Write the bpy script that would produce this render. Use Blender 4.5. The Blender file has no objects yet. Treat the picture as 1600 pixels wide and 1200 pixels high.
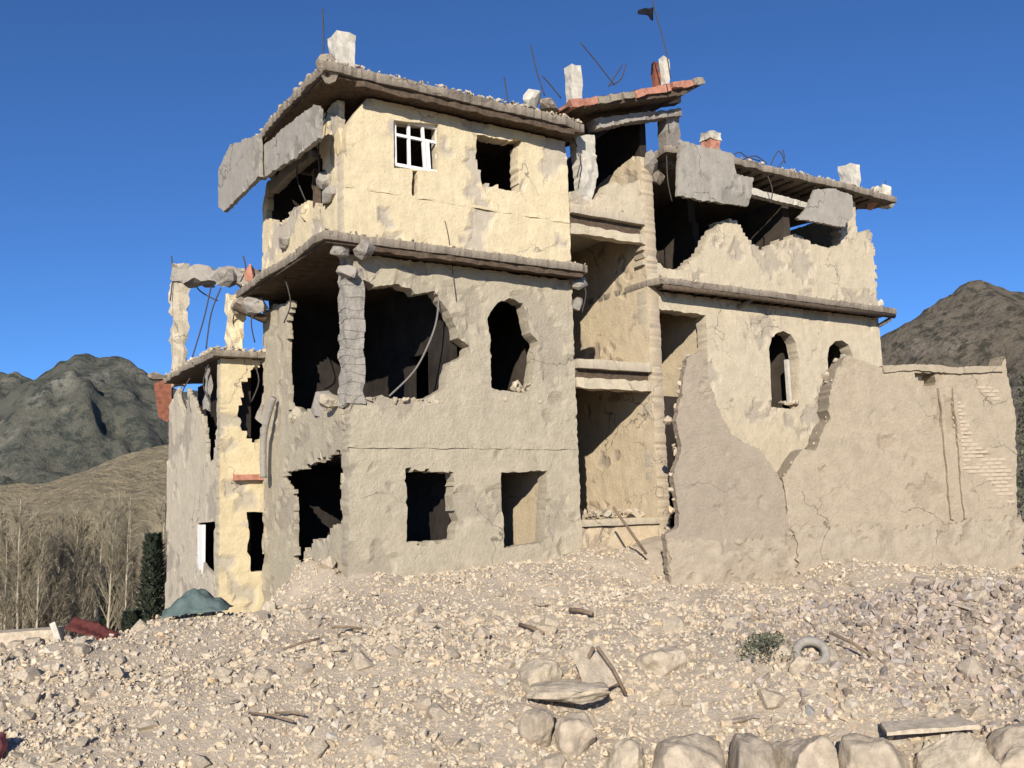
import bpy, bmesh, math, random
import numpy as np
from mathutils import Vector, Matrix, noise, geometry
R = math.radians
scene = bpy.context.scene
COL = scene.collection

# ------------------------------------------------------------------ camera, sky, sun, exposure
cam_data = bpy.data.cameras.new('camera')
cam_data.sensor_width = 36.0
cam_data.lens = 36.0 * 1500.0 / 1600.0
cam_data.clip_start, cam_data.clip_end = 0.1, 20000.0
cam = bpy.data.objects.new('camera', cam_data); COL.objects.link(cam)
cam.matrix_world = Matrix.Translation((0, 0, 1.6)) @ Matrix([[0.999507, 0.031411, -0.0], [0.004046, -0.128732, -0.991671], [-0.031149, 0.991182, -0.128796]]).to_4x4()
scene.camera = cam

HOUSE_AT, HOUSE_ROT = (-3.319, 19.0, 0.0), R(32.6)
U = Vector((math.cos(HOUSE_ROT), math.sin(HOUSE_ROT), 0)); V = Vector((-math.sin(HOUSE_ROT), math.cos(HOUSE_ROT), 0))
sun_dir = (U * 0.82 + V * 1.0 + Vector((0, 0, -0.52))).normalized()      # the way the sunlight travels
sun_elev = math.asin(-sun_dir.z)
sun_az = math.atan2(-sun_dir.x, -sun_dir.y)

world = bpy.data.worlds.new('World'); scene.world = world; world.use_nodes = True
wn, wk = world.node_tree.nodes, world.node_tree.links
sky = wn.new('ShaderNodeTexSky'); sky.sky_type = 'NISHITA'; sky.sun_disc = False
sky.sun_elevation, sky.sun_rotation = sun_elev, sun_az
sky.altitude, sky.air_density, sky.dust_density, sky.ozone_density = 3000, 1.0, 0.0, 9.3
bg = wn['Background']; bg.inputs['Strength'].default_value = 0.10
wk.new(sky.outputs['Color'], bg.inputs['Color'])

sun_data = bpy.data.lights.new('sun', 'SUN'); sun_data.energy = 4.45; sun_data.angle = R(0.5); sun_data.color = (1.0, 0.93, 0.82)
sun = bpy.data.objects.new('sun', sun_data); COL.objects.link(sun)
sun.rotation_euler = sun_dir.to_track_quat('-Z', 'Y').to_euler(); sun.location = (-4, -20, 20)

scene.view_settings.view_transform = 'Standard'; scene.view_settings.look = 'None'
scene.view_settings.exposure = 0.45; scene.view_settings.gamma = 1.0; scene.view_settings.use_curve_mapping = False
scene.cycles.max_bounces = 6; scene.cycles.diffuse_bounces = 3

rng = random.Random(7); nrg = np.random.default_rng(11)

# ------------------------------------------------------------------ materials
def new_mat(name):
    m = bpy.data.materials.new(name); m.use_nodes = True
    b = m.node_tree.nodes['Principled BSDF']; b.inputs['Roughness'].default_value = 0.95
    b.inputs['Specular IOR Level'].default_value = 0.15
    return m, m.node_tree.nodes, m.node_tree.links, b
def ramp(n, lo, hi):
    r = n.new('ShaderNodeMapRange'); r.inputs['From Min'].default_value = lo; r.inputs['From Max'].default_value = hi
    return r
def tex(n, k, co, scale, detail=6, rough=0.6, mapping=None):
    t = n.new('ShaderNodeTexNoise'); t.inputs['Scale'].default_value = scale; t.inputs['Detail'].default_value = detail
    t.inputs['Roughness'].default_value = rough
    if mapping:
        mp = n.new('ShaderNodeMapping'); mp.inputs['Scale'].default_value = mapping
        k.new(co, mp.inputs['Vector']); co = mp.outputs['Vector']
    k.new(co, t.inputs['Vector']); return t.outputs['Fac']
def mix(n, k, fac, a, b, mode='MIX'):
    x = n.new('ShaderNodeMix'); x.data_type = 'RGBA'; x.blend_type = mode; x.clamp_factor = True
    for s, v in ((x.inputs[0], fac), (x.inputs[6], a), (x.inputs[7], b)):
        if hasattr(v, 'is_linked'): k.new(v, s)
        elif isinstance(v, (int, float)): s.default_value = v
        else: s.default_value = (*v, 1)
    return x.outputs[2]
def plaster(name, base, alt, bare, loss=0.60, streak=0.35, bump=0.6, stain=(.16, .13, .10)):
    m, n, k, b = new_mat(name)
    co = n.new('ShaderNodeTexCoord').outputs['Object']
    c = mix(n, k, tex(n, k, co, 0.7, 8), base, alt)
    f = ramp(n, loss, loss + 0.05); k.new(tex(n, k, co, 1.3, 9, 0.62), f.inputs[0])
    at = n.new('ShaderNodeAttribute'); at.attribute_name = 'loss'
    mx = n.new('ShaderNodeMath'); mx.operation = 'MAXIMUM'; k.new(f.outputs[0], mx.inputs[0]); k.new(at.outputs['Fac'], mx.inputs[1])
    c = mix(n, k, mx.outputs[0], c, bare)
    s = ramp(n, 0.50, 0.75); k.new(tex(n, k, co, 1.0, 6, 0.65, (2.6, 2.6, 0.35)), s.inputs[0])
    ms = n.new('ShaderNodeMath'); ms.operation = 'MULTIPLY'; ms.inputs[1].default_value = streak; k.new(s.outputs[0], ms.inputs[0])
    c = mix(n, k, ms.outputs[0], c, stain)
    g = ramp(n, 0.28, 0.74); g.inputs['To Min'].default_value = 0.80; g.inputs['To Max'].default_value = 1.16
    k.new(tex(n, k, co, 3.1, 12, 0.78), g.inputs[0])
    gg = n.new('ShaderNodeCombineColor')
    for i in range(3): k.new(g.outputs[0], gg.inputs[i])
    c = mix(n, k, 1.0, c, gg.outputs[0], 'MULTIPLY')
    dn = n.new('ShaderNodeTexNoise'); dn.inputs['Scale'].default_value = 1.8; dn.inputs['Detail'].default_value = 6; k.new(co, dn.inputs['Vector'])
    va = n.new('ShaderNodeVectorMath'); va.operation = 'MULTIPLY_ADD'; va.inputs[1].default_value = (.9, .9, .9); k.new(dn.outputs['Color'], va.inputs[0]); k.new(co, va.inputs[2])
    vo = n.new('ShaderNodeTexVoronoi'); vo.feature = 'DISTANCE_TO_EDGE'; vo.inputs['Scale'].default_value = .42; k.new(va.outputs[0], vo.inputs['Vector'])
    cr = ramp(n, .007, .002); k.new(vo.outputs['Distance'], cr.inputs[0])
    pr = ramp(n, .48, .58); k.new(tex(n, k, co, .55, 3), pr.inputs[0])
    cm = n.new('ShaderNodeMath'); cm.operation = 'MULTIPLY'; k.new(cr.outputs[0], cm.inputs[0]); k.new(pr.outputs[0], cm.inputs[1])
    c = mix(n, k, cm.outputs[0], c, tuple(v * .5 for v in bare))
    k.new(c, b.inputs['Base Color'])
    bp = n.new('ShaderNodeBump'); bp.inputs['Strength'].default_value = bump; bp.inputs['Distance'].default_value = 0.05
    k.new(tex(n, k, co, 14, 10, 0.72), bp.inputs['Height']); k.new(bp.outputs[0], b.inputs['Normal'])
    return m
def plain(name, col, var=0.25, scale=6.0, rough=0.9, bump=0.3, metal=0.0):
    m, n, k, b = new_mat(name)
    co = n.new('ShaderNodeTexCoord').outputs['Object']
    g = ramp(n, 0.3, 0.7); g.inputs['To Min'].default_value = 1 - var; g.inputs['To Max'].default_value = 1 + var
    k.new(tex(n, k, co, scale, 8, 0.65), g.inputs[0])
    gg = n.new('ShaderNodeCombineColor')
    for i in range(3): k.new(g.outputs[0], gg.inputs[i])
    k.new(mix(n, k, 1.0, col, gg.outputs[0], 'MULTIPLY'), b.inputs['Base Color'])
    b.inputs['Roughness'].default_value = rough; b.inputs['Metallic'].default_value = metal
    bp = n.new('ShaderNodeBump'); bp.inputs['Strength'].default_value = bump; bp.inputs['Distance'].default_value = 0.03
    k.new(tex(n, k, co, scale * 3, 8, 0.7), bp.inputs['Height']); k.new(bp.outputs[0], b.inputs['Normal'])
    return m
def tinted(name, col, scale=8.0, attr='tint', bump=0.4, var=.3):
    m, n, k, b = new_mat(name)
    co = n.new('ShaderNodeTexCoord').outputs['Object']
    at = n.new('ShaderNodeAttribute'); at.attribute_name = attr
    c = mix(n, k, 1.0, col, at.outputs['Color'], 'MULTIPLY')
    g = ramp(n, 0.3, 0.7); g.inputs['To Min'].default_value = 1 - var; g.inputs['To Max'].default_value = 1 + var
    k.new(tex(n, k, co, scale, 6, 0.65), g.inputs[0])
    gg = n.new('ShaderNodeCombineColor')
    for i in range(3): k.new(g.outputs[0], gg.inputs[i])
    k.new(mix(n, k, 1.0, c, gg.outputs[0], 'MULTIPLY'), b.inputs['Base Color'])
    bp = n.new('ShaderNodeBump'); bp.inputs['Strength'].default_value = bump; bp.inputs['Distance'].default_value = 0.03
    k.new(tex(n, k, co, scale * 2, 8, 0.7), bp.inputs['Height']); k.new(bp.outputs[0], b.inputs['Normal'])
    return m
M = {}
M['cream'] = plaster('cream_plaster', (.70, .58, .37), (.65, .545, .36), (.50, .43, .33), 0.63, 0.20)
M['grey'] = plaster('grey_mud_plaster', (.485, .42, .305), (.435, .38, .28), (.395, .34, .255), 0.62, 0.16, 0.8)
M['wing'] = plaster('pale_lime_plaster', (.58, .49, .345), (.53, .45, .325), (.44, .375, .285), 0.63, 0.18)
M['bay'] = plaster('bay_plaster', (.56, .465, .325), (.56, .445, .295), (.38, .31, .23), 0.64, 0.15)
M['annex'] = plaster('annex_grey_plaster', (.56, .485, .36), (.50, .435, .33), (.40, .345, .27), 0.60, 0.22)
M['annex_yellow'] = plaster('annex_yellow_plaster', (.66, .54, .33), (.60, .50, .32), (.46, .40, .30), 0.63, 0.15)
M['mud'] = plaster('compound_mud', (.435, .36, .26), (.395, .33, .24), (.375, .305, .22), 0.60, 0.12, 0.9)
M['mud_grey'] = plaster('compound_grey_mud', (.37, .305, .23), (.335, .28, .215), (.39, .32, .24), 0.62, 0.12, 0.9)
M['soot'] = plain('shade_dark_interior', (.032, .026, .022), 0.4, 2.0)  # near black: the shade of the rooms is put into the base colour
M['inner'] = plain('interior_plaster', (.06, .048, .038), 0.3, 2.0)  # plaster colour darkened to imitate shade indoors
M['plinth'] = plaster('rough_stone_plinth', (.455, .38, .28), (.40, .335, .25), (.37, .305, .225), .56, .1, 1.0)
M['concrete'] = plaster('broken_concrete', (.40, .36, .30), (.33, .30, .26), (.26, .23, .20), 0.58, 0.35, 0.9)
M['panel'] = plaster('hanging_slab_concrete', (.385, .35, .295), (.33, .30, .255), (.28, .255, .215), 0.62, 0.40, 0.5)
M['edge'] = plaster('slab_edge_earth', (.40, .34, .26), (.30, .25, .19), (.20, .165, .13), 0.55, 0.4, 0.9)
M['timber'] = plain('dark_timber', (.10, .072, .05), 0.4, 9)
M['white'] = plain('white_window_paint', (.78, .76, .72), 0.08, 12, 0.6, 0.1)
M['cap'] = plain('pale_cement', (.52, .48, .40), 0.2, 7)
M['tile'] = plain('red_clay', (.43, .20, .135), 0.3, 9)
M['rust'] = plain('rusty_sheet', (.20, .075, .045), 0.4, 9, 0.8)
M['red_sheet'] = plain('dark_red_sheet', (.115, .035, .03), 0.35, 8, 0.7)
M['steel'] = plain('dark_steel', (.07, .06, .055), 0.3, 20, 0.7)
M['flag'] = plain('black_cloth', (.012, .012, .016), 0.3, 12)
M['tarp'] = plain('teal_tarpaulin', (.10, .135, .125), 0.25, 6, 0.75)
M['cable'] = plain('grey_cable', (.20, .18, .16), 0.2, 20)
M['rubber'] = plain('grey_rubber', (.30, .27, .23), 0.25, 12, 0.85)
M['bundle'] = plain('dull_red_cloth', (.30, .10, .095), 0.25, 9)
M['stick'] = plain('weathered_wood', (.20, .145, .10), 0.35, 14)
M['ring'] = M['rubber']
for i, c in enumerate([(.55, .455, .335), (.50, .415, .31), (.58, .485, .36), (.45, .375, .29)]):
    M['stone%d' % i] = plain('tan_stone_%d' % i, c, 0.30, 9, 0.95, 0.9)
for i, c in enumerate([(.45, .37, .275), (.40, .33, .245), (.475, .395, .29), (.355, .295, .225)]):
    M['boulder%d' % i] = plain('boulder_stone_%d' % i, c, 0.34, 5, 0.95, 1.0)
M['rubble'] = tinted('rubble_mix', (.58, .48, .35), 14, var=.18)
M['brick'] = plain('mud_brick', (.42, .34, .25), 0.2, 9)

# ------------------------------------------------------------------ helpers
def link(o, parent=None, label=None, cat=None, group=None, kind=None):
    if o.name not in COL.objects: COL.objects.link(o)
    if parent: o.parent = parent
    for a, v in (('label', label), ('category', cat), ('group', group), ('kind', kind)):
        if v: o[a] = v
    return o
def empty(name, loc, rot=0.0, **kw):
    o = bpy.data.objects.new(name, None); o.location = loc; o.rotation_euler = (0, 0, rot); o.empty_display_size = 0.3
    return link(o, **kw)
def mesh_from(name, verts, faces, mat, smooth=False):
    me = bpy.data.meshes.new(name); me.from_pydata([tuple(v) for v in verts], [], faces); me.materials.append(M[mat] if isinstance(mat, str) else mat)
    if smooth: me.polygons.foreach_set('use_smooth', [True] * len(me.polygons))
    me.update(); return me
def finish(name, bm, mat, parent=None, smooth=False, **kw):
    bmesh.ops.recalc_face_normals(bm, faces=bm.faces)
    me = bpy.data.meshes.new(name); bm.to_mesh(me); bm.free(); me.materials.append(M[mat] if isinstance(mat, str) else mat)
    if smooth: me.polygons.foreach_set('use_smooth', [True] * len(me.polygons))
    return link(bpy.data.objects.new(name, me), parent, **kw)
def jagged(poly, seg, jag, seed, fine=.6, step=False):
    """the outline split into short pieces that wander about it like a broken edge"""
    r = random.Random(seed); out = []
    for i in range(len(poly)):
        a, b = Vector(poly[i][:2]), Vector(poly[(i + 1) % len(poly)][:2]); L = (b - a).length
        n = max(1, int(L / seg)); t = (b - a) / max(L, 1e-6); nn = Vector((-t.y, t.x))
        for j in range(n):
            p = a + (b - a) * (j / n)
            if jag > 0:
                q = noise.noise(Vector((p.x * 2.3, p.y * 2.3, seed))) * .9 + noise.noise(Vector((p.x * 7, p.y * 7, seed + 4))) * .7 + r.uniform(-fine, fine)
                p = p + nn * q * jag + t * r.uniform(-.3, .3) * min(jag, L / n)
            if step and jag >= .03:
                c_ = Vector((round(p.x / .11) * .11, round(p.y / .10) * .10)).lerp(p, r.uniform(.05, .55)); c_ += Vector((r.uniform(-.03, .03), r.uniform(-.02, .02)))
                if out and abs(c_.x - out[-1].x) > .06 and abs(c_.y - out[-1].y) > .05: out.append(Vector((c_.x + r.uniform(-.01, .01), out[-1].y + r.uniform(-.01, .01))))
                if out and (c_ - out[-1]).length < .035: continue
                p = c_
            out.append(p)
    return out
def inside(P, poly):
    x, y = P[:, 0], P[:, 1]; c = np.zeros(len(P), bool); n = len(poly)
    for i in range(n):
        x1, y1 = poly[i]; x2, y2 = poly[(i + 1) % n]
        if y1 == y2: continue
        c ^= ((y1 > y) != (y2 > y)) & (x < (x2 - x1) * (y - y1) / (y2 - y1) + x1)
    return c
def panel(name, axis, pos, poly, holes, thick, mat, parent, jag=0.01, hjag=0.04, relief=0.015, seed=1, cell=0.13, seg=0.07, chips=True, loss_at=0.30, step=True, **kw):
    """A wall ('F' along local x, 'S' along local y) or slab ('Z') cut to an outline with holes, with real thickness,
    an uneven face and patches where the plaster has come off. hjag: one value or one for each hole."""
    st = axis != 'Z' and step; fi = .15 if axis == 'Z' else .6
    out = jagged(poly, seg, jag, seed, fi, st and jag >= .045)
    hj = hjag if isinstance(hjag, (list, tuple)) else [hjag] * len(holes)
    hs = [jagged(h, seg, j, seed + 5 + i, fi, st) for i, (h, j) in enumerate(zip(holes, hj))]
    loops = [out] + hs; pts = []; edges = []
    for lp in loops:
        s = len(pts); pts += [Vector((p.x, p.y)) for p in lp]
        edges += [(s + i, s + (i + 1) % len(lp)) for i in range(len(lp))]
    xs = [p.x for p in out]; ys = [p.y for p in out]; r = random.Random(seed + 99)
    g = [(x + r.uniform(-.3, .3) * cell, y + r.uniform(-.3, .3) * cell) for x in np.arange(min(xs) + cell / 2, max(xs), cell) for y in np.arange(min(ys) + cell / 2, max(ys), cell)]
    if g:
        G = np.array(g); keep = inside(G, [tuple(p) for p in out])
        for h in hs: keep &= ~inside(G, [tuple(p) for p in h])
        B = np.array([tuple(p) for p in pts])
        for i in np.nonzero(keep)[0]:
            if ((B - G[i]) ** 2).sum(1).min() > (cell * .45) ** 2: pts.append(Vector(G[i]))
    vs, es, fs, *_ = geometry.delaunay_2d_cdt(pts, edges, [], 0, 1e-5)
    P = np.array([tuple(v) for v in vs]); T = np.array([f for f in fs if len(f) == 3])
    C = P[T].mean(1); keep = inside(C, [tuple(p) for p in out])
    for h in hs: keep &= ~inside(C, [tuple(p) for p in h])
    T = T[keep]
    mp = {'F': lambda a, b, d: (a, pos + d, b), 'S': lambda a, b, d: (pos + d, a, b), 'Z': lambda a, b, d: (a, b, pos - d)}[axis]
    n = len(P); V3 = []; loss = []
    for a, b in P:
        q = Vector((a * 1.0 + seed * 3.1, b * 1.0, pos))
        d = relief * (noise.noise(q * 1.7) + .6 * noise.noise(q * 5.0))
        l = 0.0
        if chips:
            k = noise.noise(q * 0.9) + .5 * noise.noise(q * 2.6) + .22 * noise.noise(q * 7)
            l = 1.0 if k > loss_at else 0.0
            d += 0.035 * l
        V3.append(mp(a, b, d)); loss.append(l)
    for a, b in P: V3.append(mp(a, b, thick + relief * noise.noise(Vector((a * 2, b * 2, seed)))))
    cnt = {}
    for t in T:
        for i in range(3):
            e = (int(t[i]), int(t[(i + 1) % 3])); cnt[e] = 1
    F = [tuple(int(i) for i in t) for t in T] + [tuple(int(i) + n for i in t[::-1]) for t in T]
    for a, b in cnt:
        if (b, a) not in cnt: F.append((b, a, a + n, b + n))
    me = bpy.data.meshes.new(name); me.from_pydata(V3, [], F); me.materials.append(M[mat])
    bm = bmesh.new(); bm.from_mesh(me); bmesh.ops.recalc_face_normals(bm, faces=bm.faces); bm.to_mesh(me); bm.free()
    at = me.attributes.new('loss', 'FLOAT', 'POINT'); at.data.foreach_set('value', loss + [1.0] * n)
    return link(bpy.data.objects.new(name, me), parent, **kw)
def rect(a0, b0, a1, b1): return [(a0, b0), (a1, b0), (a1, b1), (a0, b1)]
def box(name, lo, hi, mat, parent=None, rough=0.012, seg=0.18, rot=None, **kw):
    """a block whose faces are cut up and roughened, its edges worn"""
    lo, hi = Vector(lo), Vector(hi); c = (lo + hi) / 2; s = hi - lo
    bm = bmesh.new(); bmesh.ops.create_cube(bm, size=1.0)
    for v in bm.verts: v.co = Vector((v.co.x * s.x, v.co.y * s.y, v.co.z * s.z))
    for ax in range(3):
        n = min(40, int(s[ax] / seg))
        if n >= 1 and rough > 0:
            for i in range(1, n + 1):
                p = [0, 0, 0]; p[ax] = -s[ax] / 2 + s[ax] * i / (n + 1); nn = [0, 0, 0]; nn[ax] = 1
                bmesh.ops.bisect_plane(bm, geom=bm.verts[:] + bm.edges[:] + bm.faces[:], plane_co=p, plane_no=nn)
    if rough > 0:
        for v in bm.verts:
            q = v.co + c
            on = sum(abs(abs(v.co[i]) - s[i] / 2) < 1e-4 for i in range(3))
            k = rough * (1.0 + (on >= 2) * 1.2)
            v.co += k * Vector((noise.noise(q * 4.1), noise.noise(q * 4.3 + Vector((9, 2, 4))), noise.noise(q * 3.9 + Vector((1, 7, 3))))) * 2
    if rot:
        m = Matrix.Rotation(rot[0], 3, rot[1])
        for v in bm.verts: v.co = m @ v.co
    for v in bm.verts: v.co += c
    return finish(name, bm, mat, parent, **kw)
def tube_geo(pts, r, n=6, r1=None, V=None, F=None):
    V = [] if V is None else V; F = [] if F is None else F
    pts = [Vector(p) for p in pts]; s0 = len(V); m = len(pts)
    for i, p in enumerate(pts):
        t = (pts[min(i + 1, m - 1)] - pts[max(i - 1, 0)]).normalized()
        x = t.orthogonal().normalized() if i == 0 else (x - t * x.dot(t)).normalized()
        y = t.cross(x); rr = r if r1 is None else r + (r1 - r) * i / (m - 1)
        for j in range(n):
            a = 2 * math.pi * j / n; V.append(p + (x * math.cos(a) + y * math.sin(a)) * rr)
    for i in range(m - 1):
        for j in range(n):
            a, b = s0 + i * n + j, s0 + i * n + (j + 1) % n; F.append((a, b, b + n, a + n))
    F.append(tuple(s0 + j for j in range(n))[::-1]); F.append(tuple(s0 + (m - 1) * n + j for j in range(n)))
    return V, F
def tube(name, pts, r, mat, parent=None, n=6, r1=None, **kw):
    V, F = tube_geo(pts, r, n, r1); return link(bpy.data.objects.new(name, mesh_from(name, V, F, mat, True)), parent, **kw)
def smooth_path(pts, k=6):
    pts = [Vector(p) for p in pts]; out = []
    for i in range(len(pts) - 1):
        p0, p1, p2, p3 = pts[max(i - 1, 0)], pts[i], pts[i + 1], pts[min(i + 2, len(pts) - 1)]
        for j in range(k):
            t = j / k
            out.append(0.5 * ((2 * p1) + (p2 - p0) * t + (2 * p0 - 5 * p1 + 4 * p2 - p3) * t * t + (-p0 + 3 * p1 - 3 * p2 + p3) * t ** 3))
    return out + [pts[-1]]
def rock_geo(seed, flat=0.75, n=13):
    """an angular stone: the hull of points thrown over a lumpy block, about one unit across"""
    r = random.Random(seed); bm = bmesh.new()
    for i in range(n):
        v = Vector((r.uniform(-1, 1), r.uniform(-1, 1), r.uniform(-1, 1)))
        v /= max(abs(v.x), abs(v.y), abs(v.z)) ** 0.35 * max(v.length, .2) ** 0.65
        bm.verts.new((v.x * .5, v.y * .42, v.z * .5 * flat))
    g = bmesh.ops.convex_hull(bm, input=bm.verts[:])
    bmesh.ops.delete(bm, geom=list({e for e in g['geom_interior'] + g['geom_unused'] if isinstance(e, bmesh.types.BMVert)}), context='VERTS')
    bmesh.ops.recalc_face_normals(bm, faces=bm.faces); bm.verts.index_update()
    V = np.array([tuple(v.co) for v in bm.verts]); F = np.array([[v.index for v in f.verts] for f in bm.faces]); bm.free()
    return V, F
def boulder_mesh(name, seed, size, mat, sub=3, rough=0.16, square=0.5):
    rc = random.Random(seed * 17 + 3); cuts = [(Vector((rc.gauss(0, 1), rc.gauss(0, 1), rc.gauss(0, 1))).normalized(), rc.uniform(.66, .92)) for _ in range(11)]
    bm = bmesh.new(); bmesh.ops.create_icosphere(bm, subdivisions=sub, radius=1.0)
    for v in bm.verts:
        p = v.co.copy(); m = max(abs(p.x), abs(p.y), abs(p.z)); p = p.lerp(p / m * 0.86, square)
        for pn, pd in cuts:
            e = p.dot(pn) - pd
            if e > 0: p = p - pn * e * .92
        q = v.co * 1.1 + Vector((seed * 7.3, seed * 1.7, 0))
        p *= 1 + rough * noise.noise(q) + rough * .5 * noise.noise(q * 2.7) + rough * .22 * noise.noise(q * 7)
        v.co = Vector((p.x * size[0] / 2, p.y * size[1] / 2, p.z * size[2] / 2))
    me = bpy.data.meshes.new(name); bm.to_mesh(me); bm.free(); me.materials.append(M[mat])
    me.polygons.foreach_set('use_smooth', [True] * len(me.polygons)); return me

# ------------------------------------------------------------------ ground
WALL_AT, WALL_ROT = (3.298, 20.5, 0.0), R(12)
def lattice(x, y, s):
    xi, yi = np.floor(x).astype(np.int64), np.floor(y).astype(np.int64); fx, fy = x - xi, y - yi
    fx, fy = fx * fx * (3 - 2 * fx), fy * fy * (3 - 2 * fy)
    def h(a, b):
        k = (a * 374761393 + b * 668265263 + s * 974634777) & 0xffffffff
        k = ((k ^ (k >> 13)) * 1274126177) & 0xffffffff
        return ((k ^ (k >> 16)) & 0xffff) / 32767.5 - 1
    return (h(xi, yi) * (1 - fx) + h(xi + 1, yi) * fx) * (1 - fy) + (h(xi, yi + 1) * (1 - fx) + h(xi + 1, yi + 1) * fx) * fy
def sstep(a, b, x):
    t = np.clip((x - a) / (b - a), 0, 1); return t * t * (3 - 2 * t)
def to_house(x, y):
    dx, dy = x - HOUSE_AT[0], y - HOUSE_AT[1]
    return dx * U.x + dy * U.y, dx * V.x + dy * V.y
def height(x, y):
    x, y = np.asarray(x, float), np.asarray(y, float)
    h = .13 * lattice(x * .55, y * .55, 1) + .075 * lattice(x * 1.4, y * 1.4, 2) + .04 * lattice(x * 3.3, y * 3.3, 3) + .022 * lattice(x * 7.1, y * 7.1, 4)
    h = h * 1.25 + .12 * lattice(x * .75 + 9, y * .75, 21) * sstep(10.5, 12, y) - .05 + np.interp(y, [2, 9.5, 10.4, 11.0, 11.64, 12.27, 12.9, 13.54, 14.81, 16.08, 17.36, 18.6, 19.9], [-2.6, -2.2, -1.62, -1.33, -1.06, -.854, -.694, -.567, -.375, -.238, -.136, -.05, 0])
    lx, ly = to_house(x, y)
    h += .42 * sstep(-3.2, -.2, ly) * sstep(-.5, .8, lx) * (ly < 1)                  # rubble banked against the front
    h += .95 * np.exp(-(((lx + .35) / .8) ** 2 + ((ly - 1.2) / 1.1) ** 2))          # heap in the side opening
    h += .62 * np.exp(-(((lx - 8.2) / 1.3) ** 2 + ((ly + .6) / 1.2) ** 2))          # heap under the stair bay
    ww = (x - WALL_AT[0]) * -math.sin(WALL_ROT) + (y - WALL_AT[1]) * math.cos(WALL_ROT)
    wa = (x - WALL_AT[0]) * math.cos(WALL_ROT) + (y - WALL_AT[1]) * math.sin(WALL_ROT)
    h += (.02 + .14 * lattice(wa * .9, wa * .3, 15)) * sstep(-2.6, -.1, ww) * sstep(-1.2, 1.0, wa)                           # earth bank along the compound wall
    h += .50 * np.exp(-(((x - 7.7) / 3.2) ** 2 + ((y - 15.0) / 1.6) ** 2))           # dark heap before the wall
    h -= .55 * sstep(11.25, 10.8, y) * sstep(.9, 1.5, x)                                  # the foot of the boulder row
    h += .25 * np.exp(-(((x - .7) / 2.0) ** 2 + ((y - 13.9) / 1.2) ** 2))
    # the left side falls away into the valley behind a crest
    yc = np.interp(x, [-16.3, -8.5, -7.06, -5.67, -4.65, -3.4, -2], [15.8, 15.9, 15.8, 16.34, 16.97, 18.6, 26])
    h -= np.clip((y - yc) * .14, 0, 1.1) * (x < -2)
    h -= 4.6 * sstep(0, 10, (y - yc - 1) * .55 + np.clip(-x - 6.3, 0, 20) * .5) * (x < -4.5) * sstep(0, 2, y - yc)
    return h
def grid_mesh(name, X, Y, Z, mat, smooth=True):
    ny, nx = X.shape; me = bpy.data.meshes.new(name)
    V = np.stack([X, Y, Z], -1).reshape(-1, 3); i = np.arange(ny * nx).reshape(ny, nx)
    F = np.stack([i[:-1, :-1], i[:-1, 1:], i[1:, 1:], i[1:, :-1]], -1).reshape(-1, 4)
    me.vertices.add(len(V)); me.vertices.foreach_set('co', V.ravel().astype(np.float32))
    me.loops.add(F.size); me.loops.foreach_set('vertex_index', F.ravel().astype(np.int32))
    me.polygons.add(len(F)); me.polygons.foreach_set('loop_start', np.arange(0, F.size, 4, dtype=np.int32))
    me.polygons.foreach_set('use_smooth', np.full(len(F), smooth)); me.materials.append(mat); me.update(calc_edges=True); me.validate(); return me
def ground_mat():
    m, n, k, b = new_mat('dusty_rubble_ground')
    co = n.new('ShaderNodeTexCoord').outputs['Object']
    c = mix(n, k, tex(n, k, co, 0.5, 6), (.585, .485, .365), (.525, .435, .33))
    f = ramp(n, .52, .70); k.new(tex(n, k, co, 9, 6, .7), f.inputs[0])
    c = mix(n, k, f.outputs[0], c, (.40, .325, .24))
    k.new(c, b.inputs['Base Color'])
    bp = n.new('ShaderNodeBump'); bp.inputs['Strength'].default_value = .9; bp.inputs['Distance'].default_value = .06
    k.new(tex(n, k, co, 22, 9, .75), bp.inputs['Height']); k.new(bp.outputs[0], b.inputs['Normal'])
    return m
gx, gy = np.meshgrid(np.arange(-18, 19.01, .115), np.arange(2.0, 34.01, .115))
M['ground'] = ground_mat()
link(bpy.data.objects.new('ground', grid_mesh('ground', gx, gy, height(gx, gy), M['ground'])), kind='structure')
def bank_mat(name, a, b_, scale):
    m, n, k, b = new_mat(name); co = n.new('ShaderNodeTexCoord').outputs['Object']
    c = mix(n, k, tex(n, k, co, scale, 8, .65), a, b_)
    f = ramp(n, .52, .60); k.new(tex(n, k, co, scale * 9, 6, .7), f.inputs[0])
    c = mix(n, k, f.outputs[0], c, tuple(v * .62 for v in b_))
    k.new(c, b.inputs['Base Color']); return m
vx, vy = np.meshgrid(np.linspace(-9000, 9000, 90), np.linspace(-300, 12000, 70))
link(bpy.data.objects.new('valley_ground', grid_mesh('valley_ground', vx, vy, np.full(vx.shape, -6.2), bank_mat('valley_earth', (.36, .28, .175), (.28, .22, .14), .01))), kind='structure')

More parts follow.
